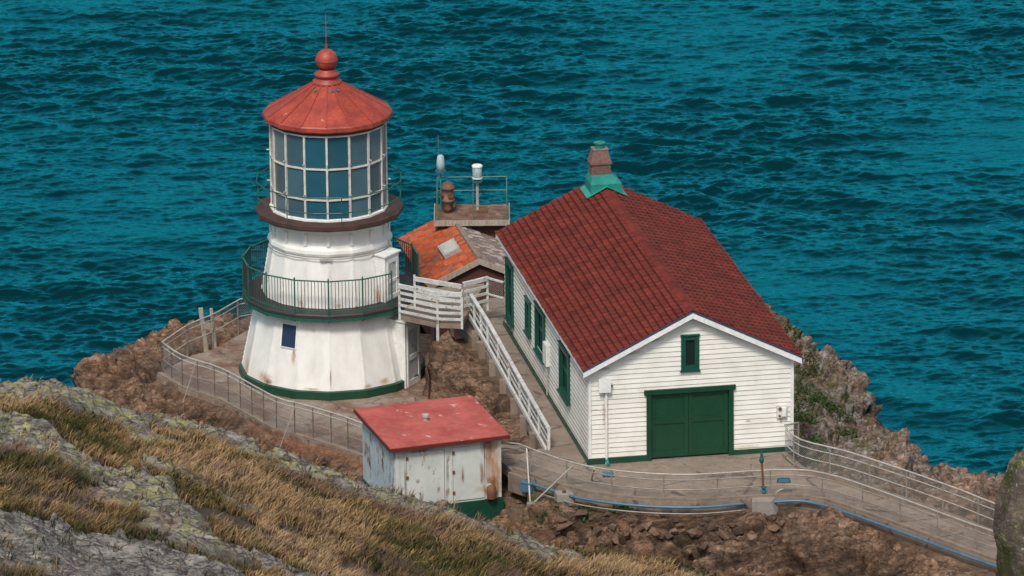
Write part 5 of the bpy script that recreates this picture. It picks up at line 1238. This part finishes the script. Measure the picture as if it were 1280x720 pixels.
FW, fat, flen = pipe_fence('pipe_fence', 'low two rail pipe fence along the front edge of the walkway, before the green doors', pf_pts[2:], .80, [(1.0, .022, 'galvanised pale'), (.78, .018), (.40, .018)], 1.55, 'galvanised', 'galvanised', pr_=.02, mesh=False)
def px_on(at, ln_, x): return at(min(np.linspace(0, ln_, 400), key=lambda s: abs(640+FPX*((at(s)-CAM)@_r2)/((at(s)-CAM)@_fw)-x)))
for (x0, h0), (x1, y1) in (((658, .75), (663, 630)), ((717, .72), (664, 630)), ((742, .76), (733, 622))):
    a = px_on(fat, flen, x0)+[0, 0, h0]; g = ground(x1, y1); b = MB(); b.bar(a, g+[0, 0, -.06], .026, 7); b.build('brace', 'galvanised pale', FW)
for x, y in ((663.5, 633), (733.5, 626)):
    g = ground(x, y); b = MB(); b.lathe([(.13, -.15), (.13, .10), (.09, .12)], 10, cap=(False, True)); b.build('brace_foot', 'rim concrete', FW, loc=tuple(g))
ff = [np.array(hp(6.32, -.35, -.03))]+inset(far_edge[::-1], -.10)[0:]
pipe_fence('pipe_fence', 'wire netted pipe fence along the seaward side of the walkway, right of the house', smooth_line(ff, 3), .98, [(1.0, .028), (.80, .016), (.48, .018), (.10, .015)], 1.5, 'galvanised pale', 'galvanised', pr_=.026, mesh=True)
# weathered boards by the corner of the terrace
g = ground(258, 425)
dwd = tag(empty('driftwood_post', (float(atz(258, 432, -.3)[0]), float(atz(258, 432, -.3)[1]), -.5)), 'weathered grey wooden post frame outside the seaward terrace fence', 'post')
b = MB(); b.beam((0, 0, 0), (-.16, 0, 1.5), .14, .1, (0, 1, 0)); b.build('post', 'driftwood', dwd); b = MB(); b.beam((.3, .1, 0), (.18, .1, 1.45), .10, .1, (0, 1, 0)); b.build('post', 'driftwood', dwd); b = MB(); b.beam((-.1, -.07, .9), (.26, .03, .86), .05, .22); b.build('cross_board', 'driftwood', dwd)

# ------------------------------------------------------------------ pipes and fittings along the walkway
def pipe_run(name, label, pts, r, mat):
    b = MB(); b.tube(smooth_line(pts, 5), r, 9); return tag(b.build(name, mat, None, True), label, 'pipe')
oe = inset(front_edge, -.16)
pipe_run('water_pipe', 'thick pale blue pipe along the foot of the walkway, left of the pedestal', [p+[0, 0, -.10] for p in oe[1:6]]+[oe[6]+[-.45, 0, -.10]], .042, 'pipe blue')
pipe_run('water_pipe', 'thick pale blue pipe curving downhill along the foot of the walkway, right of the pedestal', [oe[6]+[.35, .0, -.06]]+[p+[0, 0, -.05] for p in oe[7:]], .045, 'pipe blue')
oe2 = inset(front_edge, -.33)
pipe_run('water_pipe', 'thin rusty white pipe lying below the blue one, left of the pedestal', [p+[0, 0, -.24] for p in oe2[2:6]]+[oe2[6]+[-.45, 0, -.24]], .024, 'galvanised')
bx = tag(empty('junction_box', tuple(front_edge[1]+np.array([-.05, -.28, -.42])), R_(-35)), 'pale blue box where the water pipe starts, at the left end of the walkway', 'box')
b = MB(); b.box(-.22, .18, -.1, .1, .06, .32); b.build('body', 'pipe blue', bx); b = MB(); b.box(-.235, .195, -.115, .115, .322, .35); b.build('lid', 'pipe blue', bx)
g = ground(705, 621); cb = tag(empty('concrete_block', (g[0], g[1]-.42, g[2]-.16), .2), 'grey concrete block below the blue pipe near the slanting braces', 'block')
b = MB(); b.hexa([(-.27, -.2, 0), (.27, -.2, 0), (.27, .2, 0), (-.27, .2, 0), (-.25, -.18, .42), (.25, -.18, .42), (.25, .18, .45), (-.25, .18, .45)]); b.build('block', 'block grey', cb); b = MB(); b.lathe([(.06, .44), (.06, .5)], 10, cap=(False, True)); b.build('bolt', 'rust', cb)
# pedestal, standpipe and lamp
pd = np.array(atz(954, 627, 1.98)); PD = tag(empty('pedestal', (pd[0], pd[1]-.24, 1.50), .05), 'grey concrete pedestal under the standpipe at the edge of the walkway', 'pedestal')
b = MB(); b.hexa([(-.36, -.22, 0), (.44, -.22, 0), (.44, .30, 0), (-.36, .30, 0), (-.36, -.2, .62), (.2, -.2, .62), (.44, .3, .66), (-.3, .3, .66)]); b.build('block', 'block grey', PD)
spz = 2.08; sp0 = np.array([pd[0]+.02, pd[1]+.08, spz])
SPp = tag(empty('standpipe', tuple(sp0)), 'brown standpipe with blue flanges and a pointed green cap on the concrete pedestal', 'standpipe')
b = MB(); b.bar((0, 0, 0), (-.06, 0, 1.12), .04, 10, .032); b.build('pipe', 'rust', SPp)
b = MB(); b.lathe([(.09, .03), (.09, .07), (.055, .08), (.055, .16), (.09, .17), (.09, .21), (.055, .22), (.055, .30), (.095, .31), (.095, .35)], 12, cap=(True, True)); b.build('flange', 'fitting blue', SPp)
b = MB(); b.lathe([(.045, 1.08), (.07, 1.12), (.07, 1.2), (.045, 1.26), (.045, 1.34), (.012, 1.48)], 10, cap=(True, True), cx=-.065); b.build('cap', 'cap teal', SPp)
fl0 = np.array([pd[0]+.33, pd[1]+.22, spz]); FLp = tag(empty('floodlight', tuple(fl0)), 'small blue floodlight on a bent arm beside the standpipe', 'floodlight')
b = MB(); b.tube([(0, 0, 0), (.12, 0, .16), (.28, .02, .22), (.30, .03, .42)], .018, 7); b.build('arm', 'galvanised pale', FLp); b = MB(); b.hexa([(.06, -.05, .42), (.50, -.05, .42), (.48, .07, .42), (.08, .07, .42), (.1, -.07, .57), (.46, -.07, .57), (.44, .07, .55), (.12, .07, .55)]); hd = b.build('head', 'fitting blue', FLp); b = MB(); b.box(.12, .44, -.085, -.072, .45, .54); b.build('glass', 'pipe blue', hd)
sv = np.array(atz(760, 597, PZ)); vv_ = tag(empty('valve', tuple(sv)), 'tiny blue valve standing on the walkway beneath the electric box', 'valve')
b = MB(); b.bar((0, 0, 0), (0, 0, .1), .03, 8); b.bar((-.13, 0, .13), (.13, 0, .13), .055, 10); b.build('body', 'fitting blue', vv_); b = MB(); b.bar((-.17, 0, .13), (-.13, 0, .13), .08, 10); b.bar((.13, 0, .13), (.17, 0, .13), .08, 10); b.build('flange', 'pipe blue', vv_)
ce = np.array(hp(.5, -.16, 0)); be = tag(empty('pipe_elbow', tuple(ce), PSI), 'green pipe elbow at the foot of the conduit on the house front', 'pipe')
b = MB(); b.tube([(0, .03, .12), (0, -.06, .06), (0, -.2, .04)], .05, 10); b.build('elbow', 'teal green', be)

# ------------------------------------------------------------------ rocks, stones, plants
def rock_mesh(name, size, mat, seed, sub=4, rough=.35, cols=None, boxy=.75):
    import bmesh
    bm = bmesh.new(); bmesh.ops.create_icosphere(bm, subdivisions=sub, radius=1); V = np.array([v.co[:] for v in bm.verts]); F = np.array([[v.index for v in f.verts] for f in bm.faces]); bm.free()
    V = np.sign(V)*np.abs(V)**boxy
    h, e = blocks(V*1.25+seed*3.7, seed); h2, e2 = blocks(V*3.1+seed*1.7, seed+50)
    V = V*(1+np.clip(h, -.4, .4)*rough*1.2+np.clip(h2, -.4, .4)*rough*.4+fbm(V*2.5+seed, 4, seed)*.12)[:, None]*np.array(size)
    return npmesh(name, V, F, mat, sub >= 4, np.tile(np.array(cols), (len(V), 1)) if cols is not None else None)
def angular_stone(name, size, seed, c):
    import bmesh
    r = np.random.default_rng(seed); p = r.normal(size=(13, 3)); p /= np.linalg.norm(p, axis=1)[:, None]; p = p*r.uniform(.75, 1.15, (13, 1))*np.array(size)
    bm = bmesh.new(); [bm.verts.new(q) for q in p]; h = bmesh.ops.convex_hull(bm, input=bm.verts)
    bmesh.ops.delete(bm, geom=[v for v in bm.verts if not v.link_faces], context='VERTS')
    bmesh.ops.dissolve_limit(bm, angle_limit=.25, verts=bm.verts, edges=bm.edges)
    bmesh.ops.bevel(bm, geom=bm.edges[:], offset=.05, segments=1, affect='EDGES')
    bm.verts.index_update(); b = MB(); b.cur = c; b._add([v.co[:] for v in bm.verts], [tuple(v.index for v in f.verts) for f in bm.faces]); bm.free()
    return b.build(name, 'stone')
# dark boulder close to the camera at the right edge
pk = np.array(aty(1302, 640, -36)); rk = rock_mesh('boulder', (1.15, 1.4, 2.7), 'mossy rock', 4, 5, .20, None, .92); rk.location = (pk[0], pk[1], pk[2]-.9); tag(rk, 'tall dark mossy boulder cut off by the right edge of the photo', 'boulder')
# loose stones below the walkway
srng2 = random.Random(21)
spots = [(706, 660, .34, 'flat'), (726, 642, .42, 'slab'), (700, 652, 0.22, ''), (748, 668, 0.21, ''), (765, 660, 0.19, ''), (784, 671, 0.20, ''), (800, 662, 0.19, ''), (818, 668, 0.22, ''), (836, 672, 0.21, ''), (770, 680, 0.19, ''), (850, 660, 0.19, ''), (868, 668, 0.26, ''), (890, 662, 0.21, ''), (905, 672, 0.25, ''), (925, 664, 0.26, ''), (940, 676, 0.24, ''), (880, 684, 0.22, ''), (908, 690, 0.25, ''), (860, 690, 0.19, '')]
spots += [(srng2.uniform(640, 980), srng2.uniform(622, 690), srng2.uniform(.07, .2), '') for _ in range(70)]
ms = []
for k in range(9):
    c_ = [(.17, .10, .07), (.13, .085, .065), (.20, .13, .09), (.11, .075, .06), (.24, .165, .12)][k % 5]; ms.append(angular_stone('stone', (1, .8, .6), 10+k, c_))
used = 0
for i, (x, y, s_, kind) in enumerate(spots):
    g = ground(x, y)
    if i >= 19 and (y > 640+.10*(x-640)*1.0+50 or g[2] > 2.0): continue
    o = ms[used] if used < 9 else ms[srng2.randrange(9)].copy()
    if used >= 9: col.objects.link(o)
    used += 1; o.location = (g[0], g[1], g[2]+s_*.08); o.scale = (s_, s_, s_) if not kind else (s_*1.25, s_*.9, s_*.55); o.rotation_euler = (srng2.uniform(-.5, .5), srng2.uniform(-.4, .4), srng2.uniform(0, 6.28))
    if kind == 'slab': lb = 'pale flat tilted slab of stone just below the slanting fence braces'
    elif kind == 'flat': lb = 'flat topped brown stone at the left end of the row of larger rubble'
    elif i < 19: lb = 'fist edged brown rubble block in the row below the walkway'
    else: lb = 'small loose brown stone on the dirt slope below the walkway'
    tag(o, lb.replace('fist edged', 'sharp edged'), 'stone', 'stones on the slope below the walkway')
# leafy plants
def plant(name, label, g, r, h, n, c, seed, group, up=.5):
    rr = np.random.default_rng(seed); th = rr.uniform(0, 2*np.pi, n); rad = r*np.sqrt(rr.random(n)); lob = 1+.35*np.sin(th*3+seed)+.2*np.sin(th*5+seed*2)
    x = np.cos(th)*rad*lob; y = np.sin(th)*rad*lob; zz = np.array([float(hz(g[0]+a, g[1]+b_))-g[2] for a, b_ in zip(x, y)])
    z = zz+rr.random(n)*h*(1-.6*(rad/r)**2)
    s_ = .05*(.6+.8*rr.random(n)); a = rr.normal(size=(n, 3)); a /= np.linalg.norm(a, axis=1)[:, None]; b_ = rr.normal(size=(n, 3)); b_ -= (a*b_).sum(1)[:, None]*a; b_ /= np.linalg.norm(b_, axis=1)[:, None]
    Pc = np.stack([x, y, z], 1); V = np.stack([Pc-a*s_[:, None], Pc-b_*s_[:, None]*.45, Pc+a*s_[:, None], Pc+b_*s_[:, None]*.45], 1).reshape(-1, 3); F = np.arange(n*4).reshape(-1, 4)
    cc = np.repeat(np.array(c)*(1+rr.normal(0, .28, (n, 1))).clip(.4, 1.7), 4, 0)
    o = npmesh(name, V, F, 'leaf', False, cc); o.location = tuple(g); return tag(o, label, 'plant', group)
GR = 'green plants on the rock right of the house'
plants = [(1015, 498, .75, .4, 900, (.035, .075, .014), 'bright green cushion plant on the rock face beside the red roof edge', GR), (1000, 530, .6, .45, 800, (.045, .085, .016), 'green shrub growing close to the right wall of the house', GR),
          (1020, 560, .45, .3, 500, (.05, .1, .02), 'lowest green plant behind the seaward walkway fence', GR), (1045, 515, .5, .3, 500, (.06, .075, .02), 'olive green plant on the middle of the rock slope', GR), (1010, 455, .5, .3, 500, (.05, .06, .018), 'olive plant high on the rock, below the skyline', GR),
          (990, 420, .45, .25, 400, (.055, .065, .02), 'topmost plant on the rock right of the roof', GR), (1040, 465, .4, .4, 400, (.13, .11, .05), 'dry tan tuft on the skyline of the rock slope', GR), (1060, 545, .4, .25, 350, (.05, .07, .018), 'green plant farthest right on the rock slope', GR),
          (778, 636, .32, .22, 450, (.045, .10, .02), 'bright green plant below the blue pipe, left of two others', 'green plants under the blue pipe'), (838, 634, .22, .16, 250, (.05, .10, .022), 'middle small green plant below the blue pipe', 'green plants under the blue pipe'), (868, 634, .28, .16, 300, (.05, .09, .02), 'green plant below the blue pipe, nearest the pedestal', 'green plants under the blue pipe'),
          (730, 640, .28, .15, 260, (.05, .075, .02), 'green plant beside the foot of a slanting brace', 'green plants under the blue pipe'), (680, 654, .35, .15, 300, (.04, .055, .015), 'dark low plant among the rubble right of the shed', 'green plants under the blue pipe'), (650, 612, .3, .25, 300, (.055, .06, .025), 'olive tuft against the right wall of the shed', 'green plants under the blue pipe'),
          (262, 540, .25, .25, 260, (.04, .065, .016), 'small green plant at the foot of the terrace kerb', None)]
for i, (x, y, r, h, n, c, lb, gr) in enumerate(plants): plant('shrub', lb, ground(x, y), r, h, n, c, 40+i, gr)
